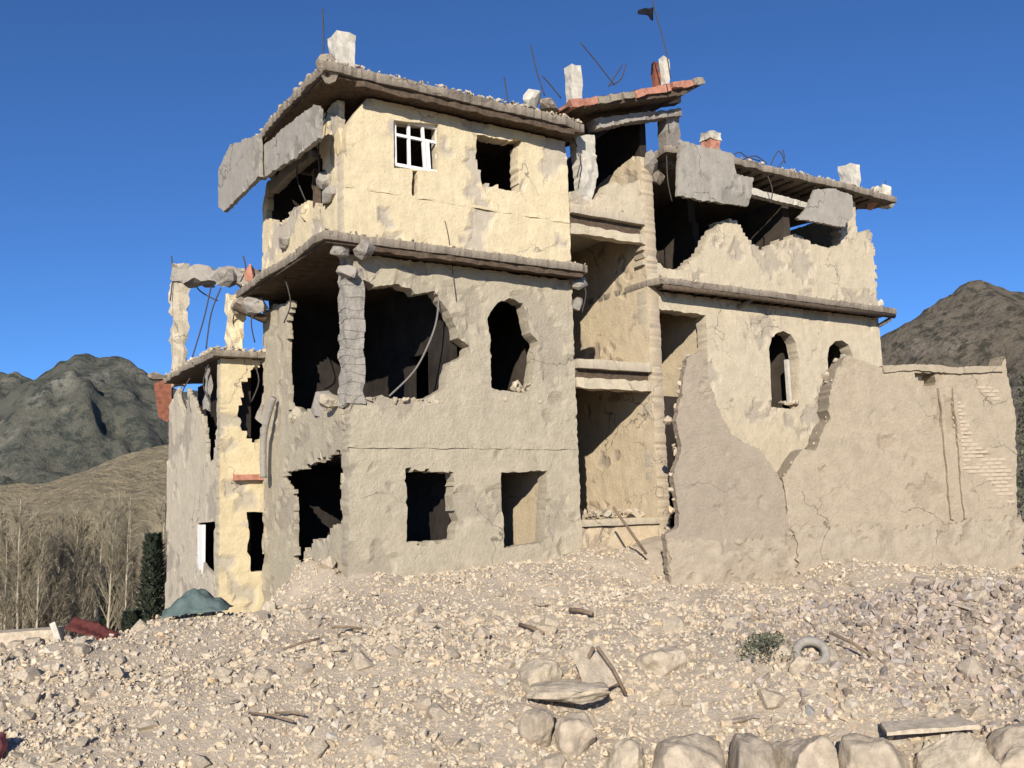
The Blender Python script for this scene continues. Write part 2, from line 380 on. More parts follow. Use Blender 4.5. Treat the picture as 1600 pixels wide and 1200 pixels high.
# ------------------------------------------------------------------ mountains and the tan hill
def rock_face(name, a, b_, pale, s, streak, dots):
    m, n, k, b = new_mat(name); co = n.new('ShaderNodeTexCoord').outputs['Object']
    c = mix(n, k, tex(n, k, co, s, 9, .68), a, b_)
    f = ramp(n, .52, .66); k.new(tex(n, k, co, s * 2.2, 9, .7, streak), f.inputs[0])
    c = mix(n, k, f.outputs[0], c, pale)
    g = ramp(n, .50, .58); k.new(tex(n, k, co, s * 7, 8, .75), g.inputs[0])
    c = mix(n, k, g.outputs[0], c, dots)
    k.new(c, b.inputs['Base Color'])
    bp = n.new('ShaderNodeBump'); bp.inputs['Strength'].default_value = 1.0; bp.inputs['Distance'].default_value = 14
    k.new(tex(n, k, co, s * 4, 10, .7), bp.inputs['Height']); k.new(bp.outputs[0], b.inputs['Normal'])
    return m
def mountain(name, ridge, y0, y1, base, rough, mat, nx=220, ny=90, seed=3):
    """slopes that climb from y0 to a ridge line at y1 and drop behind it"""
    ridge = sorted(ridge); xs = np.linspace(ridge[0][0], ridge[-1][0], nx)
    rz = np.interp(xs, [p[0] for p in ridge], [p[2] for p in ridge])
    t = np.linspace(0, 1.5, ny); X, T = np.meshgrid(xs, t); Yg = y0 + (y1 - y0) * T
    prof = np.where(T <= 1, np.clip(T, 0, 1) ** 1.25, 1 - (T - 1) * 1.1)
    w = (rz.max() - base)
    nz = sum(np.abs(lattice(X / (w * s) + Yg / (w * s) * .5, Yg / (w * s * 2.2), seed + i)) * a for i, (s, a) in enumerate(((.9, 1.0), (.4, .55), (.18, .3), (.08, .16))))
    Z = base + (rz[None, :] - base) * prof - w * rough * (nz - .45) * np.clip(T * (1.08 - T) * 4, 0, 1) * (T < 1.08)
    Z += w * .012 * lattice(X / (w * .06), Yg / (w * .06), seed + 9) * (T < 1.2)
    return link(bpy.data.objects.new(name, grid_mesh(name, X, Yg, Z, mat)), kind='structure')
lm = [(-1230.73,1500.0,194.729),(-1062.233,1500.0,245.403),(-929.595,1500.0,225.875),(-809.425,1500.0,257.861),(-782.882,1500.0,252.916),(-751.834,1500.0,233.509),(-734.174,1500.0,251.368),(-713.381,1500.0,268.155),(-668.867,1500.0,273.937),(-634.056,1500.0,261.522),(-602.402,1500.0,251.281),(-571.583,1500.0,227.791),(-504.517,1500.0,202.225),(-383.339,1500.0,167.968),(-242.695,1500.0,143.341)]
mountain('mountain', lm, 950, 1500, -6, .36, rock_face('dark_rock_face', (.135, .128, .098), (.092, .094, .075), (.27, .25, .20), .006, (1.0, .5, .6), (.055, .062, .052)), seed=3)
rm = [(253.351,1000.0,96.44),(337.521,1000.0,147.968),(397.836,1000.0,185.11),(408.593,1000.0,192.349),(436.641,1000.0,203.198),(458.172,1000.0,216.37),(479.649,1000.0,228.197),(500.471,1000.0,232.406),(520.444,1000.0,227.582),(546.829,1000.0,219.081),(615.884,1000.0,228.693),(711.77,1000.0,177.141),(840.815,1000.0,131.963)]
mountain('mountain', rm, 420, 1000, -6, .22, rock_face('brown_rock_slope', (.20, .165, .12), (.15, .125, .092), (.25, .21, .16), .010, (1.0, .7, .7), (.075, .068, .05)), seed=21)
th = [(-176.868,250.0,11.186),(-143.671,250.0,12.132),(-133.696,250.0,12.151),(-118.596,250.0,13.168),(-110.01,250.0,15.719),(-100.765,250.0,19.757),(-90.614,250.0,21.776),(-78.929,250.0,23.082),(-58.867,250.0,20.778),(-33.897,250.0,14.994)]
mountain('hill', th, 185, 250, -6, .12, rock_face('dry_grass_hill', (.58, .47, .29), (.50, .41, .26), (.60, .49, .31), .05, (1, 1, 1), (.42, .35, .225)), nx=120, ny=60, seed=40)

# ------------------------------------------------------------------ the ruined house (local x along the front, y into it, z up)
house = empty('ruined_house', HOUSE_AT, HOUSE_ROT, label='three storey shell damaged house with cream upper floor, broken openings and hanging slabs', cat='house')
H = house
def part(name, *a, **k): return panel(name, *a, parent=H, **k)
# --- front of the main block
part('wall', 'F', 0.0, [(.0, 7.16), (5.70, 7.16), (5.70, 10.29), (.55, 10.29)] + [(0.134,9.709),(0.046,9.318),(0.083,8.828)] + [(.0, 9.0)],
     [[(1.147,9.91),(2.232,10.037),(2.221,8.953),(1.144,8.857)], [(3.191,9.969),(3.819,9.996),(4.45,10.068),(4.317,9.811),(4.245,8.834),(3.83,8.844),(3.39,8.865),(3.281,9.1),(3.175,9.456)], [(1.567,8.872),(1.705,8.881),(1.68,8.405),(1.615,8.225),(1.541,8.341)]],
     .34, 'cream', seed=2, hjag=[.006, .04, .02], jag=.015, loss_at=.34)
part('wall', 'F', 0.03, [(.0, -.9), (5.72, -.9), (5.70, 6.88), (.02, 6.88)] + [(0.13,6.438),(0.325,6.406),(0.636,6.249),(0.678,6.213),(1.16,6.343),(1.545,6.257),(1.604,6.18),(2.064,6.28),(2.397,5.89),(2.592,5.54),(2.617,5.303),(2.899,5.14),(2.846,4.953),(2.429,4.748),(2.33,4.494),(2.291,4.203),(2.088,4.072),(1.752,3.938),(1.017,3.912),(0.804,3.997),(0.492,3.907),(0.104,3.945)],
     [[(3.374,5.786),(3.601,6.124),(3.961,6.302),(4.335,6.219),(4.43,5.975),(4.499,5.538),(4.719,5.362),(4.615,4.957),(4.486,4.367),(4.374,4.16),(3.933,4.171),(3.421,4.236),(3.423,5.288)], [(1.28,2.445),(2.415,2.44),(2.424,1.623),(2.54,1.393),(2.408,1.04),(2.269,0.94),(1.31,0.958)], [(3.604,2.392),(4.821,2.427),(4.682,0.832),(3.628,0.77)]],
     .36, 'grey', seed=5, hjag=[.026, .035, .02], jag=.028, loss_at=.32)
for y_, (q0, q1), dep in ((-.012, [(0.05,8.289),(5.599,8.48)], .03), (.012, [(0.341,2.935),(5.761,2.701)], .03)):
    box('string_course', (.02, y_, q0[1] - .03), (5.69, y_ + dep, q0[1] + .03), 'cream' if q0[1] > 7 else 'grey', H, .008, .12)
# corner column of dressed stones, each a piece of its own
column = box('column', (.06, .08, 3.75), (.40, .42, 6.86), 'concrete', H, .02)
z = 3.78
while z < 6.5:
    hgt = rng.uniform(.16, .26); w = rng.uniform(-.012, .012)
    box('stone', (.04 + w, .03, z), (.43 + w, .44, z + hgt - .008), 'concrete', column, .014, .10); z += hgt
# --- left face of the main block
part('wall', 'S', 0.02, [(.36, 7.16), (5.34, 7.16), (5.34, 9.35), (4.75, 10.28), (.36, 10.28), (.36, 9.7), (.2, 9.3), (.36, 9.0)],
     [[(5.069,8.934),(4.29,8.607),(3.509,8.613),(2.897,8.701),(2.192,8.571),(1.603,8.282),(0.716,8.054),(0.887,8.555),(1.21,9.216),(1.776,10.088),(2.505,10.428),(3.824,10.504),(4.828,10.237)]], .16, 'cream', seed=9, hjag=.07, jag=.03, loss_at=.22)
part('wall', 'S', 0.05, [(.38, -.9), (.38, 3.7)] + [(0.446,3.94),(0.758,3.817),(1.043,3.633),(1.477,3.744),(1.966,3.863),(2.397,3.851),(2.802,3.777),(3.478,3.754),(3.519,4.469),(3.605,5.229),(3.559,6.236),(3.295,6.533)] + [(4.0, 6.6), (5.36, 6.7), (5.36, -.9)],
     [[(4.007,2.549),(2.172,2.685),(0.366,2.868),(0.397,1.39),(1.081,1.327),(1.192,1.04),(1.998,1.084),(2.117,0.624),(2.463,0.901),(2.584,0.515),(3.11,0.456),(3.227,2.168)]], .13, 'grey', seed=14, hjag=.05, jag=.05, loss_at=.25)
tube('drain_pipe', smooth_path([(-.12, 4.05, 4.35), (-.16, 4.2, 4.1), (-.22, 4.4, 3.6), (-.22, 4.5, 3.1), (-.20, 4.52, 2.5)]), .085, 'concrete', H, 8)
# --- right flank of the block, back and inner walls, floors
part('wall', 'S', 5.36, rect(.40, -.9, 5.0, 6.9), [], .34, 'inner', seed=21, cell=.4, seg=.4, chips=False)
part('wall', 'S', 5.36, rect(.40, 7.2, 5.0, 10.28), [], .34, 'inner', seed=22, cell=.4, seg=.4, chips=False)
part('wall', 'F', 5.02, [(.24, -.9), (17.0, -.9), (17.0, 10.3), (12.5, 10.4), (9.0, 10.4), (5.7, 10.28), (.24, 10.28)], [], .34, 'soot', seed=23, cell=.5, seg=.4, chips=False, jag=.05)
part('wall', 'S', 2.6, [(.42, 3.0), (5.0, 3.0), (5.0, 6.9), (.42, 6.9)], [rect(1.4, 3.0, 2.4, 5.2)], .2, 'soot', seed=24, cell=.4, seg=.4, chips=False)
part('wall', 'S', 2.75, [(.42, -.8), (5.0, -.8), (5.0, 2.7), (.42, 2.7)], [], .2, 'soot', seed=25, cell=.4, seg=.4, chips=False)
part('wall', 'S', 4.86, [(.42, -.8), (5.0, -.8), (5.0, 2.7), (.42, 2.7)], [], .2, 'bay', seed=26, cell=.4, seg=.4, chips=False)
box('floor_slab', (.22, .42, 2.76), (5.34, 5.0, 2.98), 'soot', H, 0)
# --- slabs
part('floor_slab', 'Z', 7.15, [(-.62, -.42), (5.86, -.46), (5.9, -.05), (5.72, 5.2), (-.60, 5.45), (-.66, 3.0), (-.55, 2.0), (-.62, .8)], [], .17, 'edge', seed=31, jag=.05, chips=False)
tt = random.Random(5)
for i in range(15):                                                     # round joists under the overhang
    x = .12 + i * .385 + tt.uniform(-.05, .05)
    tube('joist', [(x, -.33 + tt.uniform(-.04, .10), 6.955 + tt.uniform(-.01, .01)), (x, .0, 6.955)], .04, 'timber', H, 7)
for i in range(12):
    y = .35 + i * .41 + tt.uniform(-.06, .06)
    tube('joist', [(-.48 + tt.uniform(-.06, .12), y, 6.955), (.03, y, 6.955)], .045, 'timber', H, 7)
box('soffit_board', (-.54, -.36, 6.925), (5.70, 5.2, 6.975), 'timber', H, 0)
box('fascia_board', (.45, -.40, 6.86), (5.72, -.34, 6.975), 'timber', H, .012)
part('roof_slab', 'Z', 10.62, [(-.62, -.55), (3.0, -.52), (5.3, -.55), (6.0, -.35), (5.9, 5.3), (2.0, 5.6), (-.2, 5.2), (-.58, 3.8), (-.66, 2.0)], [], .20, 'edge', seed=33, jag=.06, chips=False)
for i in range(16):
    x = .05 + i * .37 + tt.uniform(-.05, .05)
    tube('joist', [(x, -.36 + tt.uniform(-.05, .12), 10.39 + tt.uniform(-.012, .012)), (x, .35, 10.39)], .045, 'timber', H, 7)
for i in range(9):
    y = .0 + i * .42 + tt.uniform(-.06, .06)
    tube('joist', [(-.45 + tt.uniform(-.06, .12), y, 10.39), (.3, y, 10.39)], .045, 'timber', H, 7)
box('soffit_board', (-.54, -.45, 10.36), (5.8, 5.0, 10.415), 'timber', H, 0)
box('fascia_board', (.1, -.47, 10.27), (5.6, -.42, 10.41), 'timber', H, .012)
box('parapet_post', (-.14, .0, 10.6), (.28, .42, 11.62), 'cap', H, .014)
# lumps of torn concrete at the slab corners
def chunk(name, loc_, size, mat='concrete', seed=0, parent=H, rough=.22):
    V0, F0 = rock_geo(3000 + seed, .9, 26); o = bpy.data.objects.new(name, mesh_from(name, V0 * np.array(size) * 1.08, [tuple(int(q) for q in f) for f in F0], mat)); o.location = loc_
    o.rotation_euler = (seed * 1.3, seed * .7, seed * 2.1)
    return link(o, parent)
chunk('concrete_lump', (.30, -.30, 6.90), (.42, .4, .42), seed=1)
chunk('concrete_lump', (-.2, -.2, 6.86), (.3, .5, .22), seed=2)
chunk('concrete_lump', (.05, -.02, 6.45), (.3, .3, .5), seed=3)
chunk('concrete_lump', (5.85, -.1, 6.8), (.32, .3, .5), seed=4)
chunk('concrete_lump', (5.86, .06, 6.35), (.22, .3, .4), seed=5)
chunk('concrete_lump', (-.45, -.35, 10.55), (.6, .5, .35), 'edge', seed=6)
# hanging slabs on the left of the roof
for nm, pts, x, sd in (('hanging_slab', [(6.708,10.675),(6.066,10.895),(5.613,10.978),(3.432,10.438),(3.281,9.41),(5.033,9.394),(6.2,9.384),(6.677,9.64)], -.72, 41), ('hanging_slab', [(3.692,10.244),(1.859,10.143),(0.259,10.014),(-0.027,9.835),(-0.018,9.184),(0.981,9.226),(2.326,9.341),(3.733,9.486)], -.56, 42)):
    part(nm, 'S', x, pts, [], .11, 'panel', seed=sd, jag=.035, loss_at=.5)
part('lintel', 'S', -.10, [(4.669,9.74),(3.087,9.715),(1.753,9.63),(1.676,9.442),(3.001,9.485),(4.375,9.422)], [], .2, 'concrete', seed=43, jag=.02)
# window with its white frame
(ax, az), (bx, bz), (cx_, cz), (dx_, dz) = [(1.195,9.957),(2.286,10.084),(2.276,8.994),(1.192,8.898)]
win_x0, win_x1, win_z0, win_z1 = ax + .0, bx - .0, (cz + dz) / 2, (az + bz) / 2
win = box('window_frame', (win_x0, .10, win_z0), (win_x1, .17, win_z0 + .07), 'white', H, 0)
box('frame_bar', (win_x0, .10, win_z1 - .06), (win_x1, .17, win_z1), 'white', win, 0)
for a, b in ((0, .055), (.945, 1)):
    w_ = win_x1 - win_x0; box('frame_bar', (win_x0 + a * w_, .102, win_z0 + .07), (win_x0 + b * w_, .168, win_z1 - .06), 'white', win, 0)
for f, lean in ((.335, .0), (.665, .05)):
    xm = win_x0 + f * (win_x1 - win_x0)
    box('mullion', (xm - .03, .105, win_z0 + .07), (xm + .03, .165, win_z1 - .06), 'white', win, 0, rot=(-lean, 'Y'))
zt = win_z0 + .66 * (win_z1 - win_z0)
box('transom', (win_x0 + .05, .108, zt - .03), (win_x1 - .05, .162, zt + .03), 'white', win, 0)
zz = win_z0 + .07
box('sash', (win_x0 + .72 * w_, .112, zz), (win_x0 + .80 * w_, .158, zt - .03), 'white', win, 0, rot=(-.05, 'Y'))
# cable swinging across the big hole
tube('cable', smooth_path([(x, .12, z) for x, z in [(2.218,6.239),(2.142,5.645),(1.914,5.075),(1.57,4.511),(1.004,3.978)]]), .022, 'cable', H, 5)
tube('cable', smooth_path([(x, -.03, z) for x, z in [(2.321,7.856),(2.406,7.48),(2.496,6.662),(2.56,6.101)]]), .010, 'steel', H, 5)

# --- stair bay between the block and the wing
part('wall', 'S', 8.0, [(.0, -.9), (4.9, -.9), (4.9, 9.6), (3.2, 9.8), (1.6, 10.15), (.3, 10.42), (.0, 10.3)], [], .36, 'bay', seed=51, jag=.03, loss_at=.42)
part('wall', 'S', 8.45, [(.5, 9.5), (4.9, 9.5), (4.9, 11.5), (.5, 11.8)], [], .2, 'soot', seed=53, cell=.4, seg=.4, chips=False)  # added dark panel, painted shade under the stair head roof
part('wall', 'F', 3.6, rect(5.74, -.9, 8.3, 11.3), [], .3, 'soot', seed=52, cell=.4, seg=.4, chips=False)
for z0, z1, yb in ((8.52, 8.74, 3.55), (4.80, 5.02, 3.55), (1.14, 1.30, 3.55)):
    part('landing_slab', 'Z', z1, [(5.74, -.06), (7.98, -.06), (7.98, yb), (5.74, yb)], [], z1 - z0, 'wing', seed=int(z0 * 10), jag=.012, chips=False)
for z0, z1 in ((8.04, 8.26), (4.33, 4.58)):
    box('lintel', (5.74, -.02, z0), (7.98, .2, z1), 'wing', H, .012)
    box('recess_shade', (5.74, .10, z1), (7.98, .22, z1 + .27), 'timber', H, 0)  # dark board stands in for the shaded gap above the lintel
part('parapet', 'F', .0, [(5.723,8.733),(5.757,9.038),(5.93,9.112),(6.017,8.951),(6.518,8.963),(6.814,9.364),(7.121,9.527),(7.418,9.427),(7.949,9.711),(8.033,9.391),(8.072,8.682)], [], .2, 'wing', seed=57, jag=.04)
part('wall', 'F', .02, [(5.74, -.9), (7.98, -.9), (7.98, 1.12), (5.74, 1.12)], [], .3, 'bay', seed=58)
part('column', 'F', .06, [(6.037,10.508),(6.607,10.649),(6.641,10.181),(6.712,9.672),(6.571,9.228),(6.438,8.935),(6.168,8.91),(6.125,9.574)], [], .28, 'cap', seed=59, jag=.025)
part('beam', 'F', -.15, [(6.446,10.945),(7.738,11.353),(9.316,11.812),(9.393,11.634),(7.831,11.169),(6.532,10.716)], [], .35, 'concrete', seed=60, jag=.025)
part('column', 'F', .03, [(8.955,11.703),(9.424,11.763),(9.467,11.105),(9.366,10.322),(9.014,10.33),(8.974,11.012)], [], .35, 'concrete', seed=61, jag=.03)
chunk('concrete_lump', (8.3, .0, 10.15), (.75, .5, .42), seed=8); chunk('concrete_lump', (8.55, .1, 9.9), (.45, .4, .5), 'edge', seed=9)
part('beam', 'F', 3.2, [(8.094,12.895),(12.55,14.151),(12.535,13.94),(8.081,12.626)], [], .3, 'soot', seed=62, chips=False)
# the tilted roof slab of the stair head: slab, dark soffit and a row of red tiles along its edge
part('roof_slab', 'F', -.55, [(5.318,10.846),(5.72,11.103),(7.619,11.786),(9.706,12.449),(9.864,12.449),(9.026,11.954),(7.394,11.439),(6.073,11.002)], [], 3.6, 'timber', seed=63, jag=.02, chips=False, cell=.3)
e0, e1 = [(5.441,11.017),(9.762,12.573)]
for i in range(11):
    t0, t1 = i / 11, (i + .94) / 11
    xa, za, xb, zb = e0[0] + (e1[0] - e0[0]) * t0, e0[1] + (e1[1] - e0[1]) * t0, e0[0] + (e1[0] - e0[0]) * t1, e0[1] + (e1[1] - e0[1]) * t1
    dz_ = tt.uniform(-.02, .03); ang = math.atan2(zb - za, xb - xa)
    box('tile', (xa, -.64 + tt.uniform(-.03, .02), (za + zb) / 2 - .19 + dz_), (xb, 1.6, (za + zb) / 2 - .03 + dz_), 'tile' if tt.random() < .75 else 'edge', H, .014, .3, rot=(-ang, 'Y'))
for q, w_, zb in (([(6.103,11.464),(6.145,12.312)], .30, 0), ([(9.057,12.547),(9.103,13.211)], .17, 0)):
    (xa, za), (xb, zb) = q
    box('parapet_post', (xa - w_ / 2, .0, za - .1), (xa + w_ / 2, w_, zb), 'cap', H, .012)
box('parapet_post', ([(8.768,12.483)][0][0] - .08, .05, [(8.768,12.483)][0][1] - .1), ([(8.768,12.483)][0][0] + .09, .2, [(8.804,13.035)][0][1]), 'rust', H, .012)
# bent steel bars left standing on the roof
for pts in ([(4.273,10.998),(4.233,11.349),(4.176,11.697)], [(5.327,11.476),(5.161,11.922),(5.064,12.254),(4.972,12.684)], [(5.818,11.517),(5.528,11.779),(5.275,11.98)], [(7.521,12.223),(7.19,12.521),(6.863,12.815),(6.48,13.125)], [(7.311,12.142),(7.602,12.548),(7.807,12.835)], [(7.396,12.195),(7.742,12.443),(7.937,12.9)], [(11.403,10.888),(11.823,11.218),(12.163,11.132),(12.665,11.11)], [(13.065,10.993),(13.314,11.413),(13.536,11.529),(13.717,11.219)], [(13.326,11.0),(13.675,11.326),(13.651,11.626)], [(11.85,10.967),(12.473,11.225),(12.919,11.08)], [(17.624,10.879),(18.094,11.157),(18.288,11.435)], [(-0.321,10.922),(-0.303,11.544),(-0.327,12.189)]):
    tube('steel_bar', smooth_path([(x, .3, z) for x, z in pts], 4), .016, 'steel', H, 5)

# --- right wing
part('wall', 'F', .0, [(8.0, 7.12), (17.0, 7.12)] + [(17.002,9.543),(16.308,9.432),(16.279,10.67),(15.748,10.588),(15.505,8.96),(14.981,8.781),(14.171,8.87),(13.68,9.013),(12.845,8.704),(12.16,8.366),(11.626,8.693),(11.276,9.109),(10.626,8.967),(10.248,8.568),(9.864,8.005),(9.587,7.887),(9.227,7.476),(8.645,7.479),(8.106,7.911),(7.949,8.385)], [], .34, 'wing', seed=71, jag=.05, loss_at=.25)
part('wall', 'F', .03, [(8.0, -.9), (17.06, -.9), (17.0, 6.88), (8.0, 6.88)],
     [[(8.322,6.431),(9.966,6.405),(9.959,4.604),(9.983,3.782),(8.798,3.593),(8.468,3.665),(8.288,4.373)], [(8.318,3.898),(9.249,3.925),(9.003,0.607),(7.701,0.696),(7.857,1.874),(8.081,2.813)], [(12.23,5.66),(12.355,5.932),(12.572,6.124),(12.857,6.198),(13.13,6.128),(13.313,5.908),(13.397,5.466),(13.252,4.04),(12.204,4.079)], [(14.568,5.533),(14.686,5.871),(14.953,6.055),(15.264,6.113),(15.531,6.0),(15.69,5.673),(15.65,4.85),(14.572,4.84)]],
     .36, 'wing', seed=73, hjag=[.02, .06, .012, .012], jag=.012, loss_at=.40)
part('wall', 'S', 16.68, [(.40, -.9), (5.0, -.9), (5.0, 10.3), (1.0, 10.3), (.7, 9.5), (.4, 9.4)], [], .34, 'wing', seed=75, cell=.3)
part('wall', 'S', 10.1, [(.42, -.8), (5.0, -.8), (5.0, 6.9), (.42, 6.9)], [], .25, 'bay', seed=76, cell=.3, chips=False)
part('wall', 'F', 1.1, rect(8.4, -.9, 10.05, 4.4), [], .2, 'soot', seed=79, cell=.4, seg=.4, chips=False)  # added dark wall, paints the shade seen through the lower opening
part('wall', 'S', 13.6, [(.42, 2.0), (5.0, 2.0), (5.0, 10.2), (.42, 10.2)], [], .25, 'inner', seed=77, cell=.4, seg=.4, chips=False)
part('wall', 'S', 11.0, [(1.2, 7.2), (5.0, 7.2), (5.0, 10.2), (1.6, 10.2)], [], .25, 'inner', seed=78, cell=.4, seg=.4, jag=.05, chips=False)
for q in ([(13.139,5.451),(13.014,4.209)], [(15.529,5.738),(15.442,4.989)]):                # pale boards added in place of the sunlit reveals of the arched windows
    (xa, za), (xb, zb) = q; box('window_frame', (xa - .05, .2, zb), (xa + .05, .30, za), 'cap', H, 0)
part('floor_slab', 'Z', 7.12, [(8.12, -.42), (12.0, -.45), (17.25, -.42), (17.3, .0), (17.1, 5.0), (8.0, 5.0), (8.0, .0)], [], .16, 'edge', seed=79, jag=.03, chips=False)
tube('gutter_pole', [(8.2, -.36, 6.90), (11, -.37, 6.91), (14, -.36, 6.90), (17.2, -.36, 6.90)], .075, 'timber', H, 8)
for i in range(22):
    x = 8.35 + i * .40 + tt.uniform(-.05, .05)
    tube('joist', [(x, -.28, 6.92), (x, .02, 6.92)], .042, 'timber', H, 7)
for q in ([(11.326,6.883),(10.864,6.432)], [(17.134,6.835),(16.66,6.377)]):
    (xa, za), (xb, zb) = q; tube('bracket', [(xa, -.30, za), (xa * .6 + xb * .4, .0, za - .18)], .06, 'edge', H, 6)
part('roof_slab', 'Z', 10.62, [(8.6, -.30), (10.8, -.52), (13.0, -.46), (15.0, -.52), (17.75, -.40), (17.65, .35), (17.2, .6), (17.2, 1.5), (16.4, 4.6), (9.0, 4.6)], [], .18, 'edge', seed=81, jag=.06, chips=False)
for i in range(14):
    x = 11.2 + i * .42 + tt.uniform(-.05, .05)
    tube('joist', [(x, -.34 + tt.uniform(-.05, .1), 10.40), (x, .5, 10.40)], .04, 'timber', H, 7)
part('beam', 'F', -.02, [(11.873,10.114),(13.079,10.062),(14.347,10.027),(14.386,9.881),(13.01,9.885),(11.857,9.93)], [], .2, 'cap', seed=82, jag=.015)
for pts, sd, y in (([(8.827,10.721),(9.656,10.67),(10.635,10.656),(10.754,10.136),(11.391,10.118),(11.154,9.326),(10.31,9.254),(9.477,9.214),(8.635,9.22),(8.729,9.949)], 83, -.6), ([(13.841,10.19),(14.557,10.34),(15.408,10.263),(15.395,9.67),(14.984,9.255),(14.033,9.256),(13.038,9.229),(13.465,9.617)], 84, -.58)):
    part('hanging_slab', 'F', y, pts, [], .10, 'panel', seed=sd, jag=.03, loss_at=.5)
(xa, za), (xb, zb) = [(16.403,10.729),(16.502,11.564)]
box('parapet_post', (xa - .22, .0, za - .1), (xa + .22, .42, zb), 'cap', H, .014)
c = [(10.652,11.329)]; px0 = c[0][0]; box('parapet_post', (px0 - .15, .02, 10.55), (px0 + .19, .34, c[0][1] - .06), 'tile', H, .02, .1); box('post_cap', (px0 - .20, .0, c[0][1] - .05), (px0 + .22, .37, c[0][1] + .16), 'cap', H, .02, .1); chunk('concrete_lump', (px0 - .1, -.1, 10.7), (.55, .4, .3), 'edge', 12)
for k_, (q, s_, mt) in enumerate((([(17.315,10.851)], .62, 'cap'), ([(17.718,10.649)], .52, 'stone2'), ([(17.945,10.969)], .50, 'cap'), ([(17.151,10.503)], .50, 'tile'), ([(18.019,10.572)], .40, 'cap'), ([(17.178,7.354)], .30, 'cap'))):
    chunk('concrete_lump', (q[0][0], .1, q[0][1]), (s_, s_ * .8, s_ * .8), mt, 14 + k_)
c = [(4.837,11.211)]; chunk('concrete_lump', (c[0][0], .1, c[0][1]), (.5, .5, .4), 'cap', 30); chunk('concrete_lump', (c[0][0] + .4, .0, c[0][1] - .12), (.5, .4, .3), 'edge', 31)

# --- low annex behind the left corner
AX = -.96
part('wall', 'F', 5.45, [(AX, -1.4), (.4, -1.4), (.4, 5.46), (AX, 5.46)],
     [[(-0.319,1.722),(0.235,1.707),(0.237,0.271),(-0.204,0.297),(-0.221,0.648),(-0.299,0.774),(-0.239,1.183)], [(-0.504,4.209),(-0.412,4.749),(-0.159,5.303),(0.034,5.346),(0.229,5.324),(0.231,3.991),(0.071,3.433),(-0.104,3.242),(-0.248,3.523),(-0.439,3.834)]], .32, 'annex_yellow', seed=91, hjag=[.015, .07], jag=.02, loss_at=.30)
part('wall', 'S', AX, [(5.78, -1.4), (10.9, -1.4), (10.9, 4.8), (9.6, 5.3), (5.78, 5.46)],
     [[(7.507,1.492),(5.961,1.516),(5.918,0.189),(7.47,0.637)], [(9.688,5.828),(5.52,5.444),(5.337,4.806),(5.368,3.955),(5.809,3.856),(6.065,2.996),(6.709,3.001),(6.862,3.885),(7.119,4.204),(7.76,4.436),(8.379,4.983),(8.657,5.121),(8.773,4.68),(9.262,4.644),(9.639,4.954)]], .10, 'annex', seed=92, hjag=[.01, .05], jag=.04, loss_at=.3)
jy0, jy1, jz0, jz1 = [(6.663,0.158)][0][0], [(7.491,1.12)][0][0], [(6.664,0.189)][0][1], [(7.505,1.444)][0][1]
box('window_frame', (AX + .012, jy0 + (jy1 - jy0) * .45, jz0), (AX + .09, jy1, jz1), 'white', H, 0)  # white board across the opening stands in for its sunlit jamb
part('shade_partition', 'S', AX + .75, rect(5.8, -1.2, 10.5, 5.4), [], .1, 'soot', seed=97, cell=.5, seg=.4, chips=False)  # both partitions are added, coloured dark as shade behind the annex openings
part('shade_partition', 'F', 6.7, rect(AX + .85, -1.2, 1.6, 5.4), [], .1, 'soot', seed=98, cell=.5, seg=.4, chips=False)
part('wall', 'F', 10.6, rect(AX + .34, -1.4, 1.5, 4.9), [], .3, 'soot', seed=93, cell=.5, seg=.4, chips=False)
part('wall', 'S', 1.6, rect(5.5, -1.4, 10.6, 5.3), [], .3, 'soot', seed=94, cell=.5, seg=.4, chips=False)
part('roof_slab', 'Z', 5.62, [(AX - .22, 5.2), (.45, 5.12), (1.9, 5.4), (1.9, 9.6), (AX - .2, 10.6), (AX - .3, 8.0)], [], .15, 'edge', seed=95, jag=.07, chips=False)
part('floor_slab', 'Z', 2.62, [(AX + .3, 5.28), (.42, 5.26), (1.5, 5.5), (1.5, 10.5), (AX + .4, 10.5)], [], .14, 'tile', seed=96, jag=.03, chips=False)
for q, y, w_, mt in (([(-0.58,5.594,5.733),(-0.587,5.598,7.075)], 0, .38, 'cream'), ([(-0.628,11.085,5.833),(-0.633,11.088,9.124)], 0, .40, 'annex')):
    a, b = q; box('column', (a[0] - w_ / 2, a[1] - w_ / 2, 5.5), (a[0] + w_ / 2, a[1] + w_ / 2, b[2]), mt, H, .03)
a, b = [(-1.132,9.627,8.447),(1.035,8.24,8.253)]
ang = math.atan2(b[1] - a[1], b[0] - a[0]); L_ = math.hypot(b[1] - a[1], b[0] - a[0])
bo = box('beam', (-L_ / 2, -.17, -.22), (L_ / 2, .17, .22), 'concrete', H, .05, .14); bo.location = ((a[0] + b[0]) / 2, (a[1] + b[1]) / 2, (a[2] + b[2]) / 2); bo.rotation_euler = (0, math.atan2(a[2] - b[2], L_), ang)
c = [(-0.166,7.941,8.098)][0]; chunk('concrete_lump', c, (.5, .5, .65), seed=33); c = [(-0.096,5.997,7.773)][0]; chunk('brick_lump', c, (.5, .4, .3), 'tile', 34); c = [(0.008,5.693,7.382)][0]; chunk('concrete_lump', c, (.7, .5, .4), 'edge', 35)
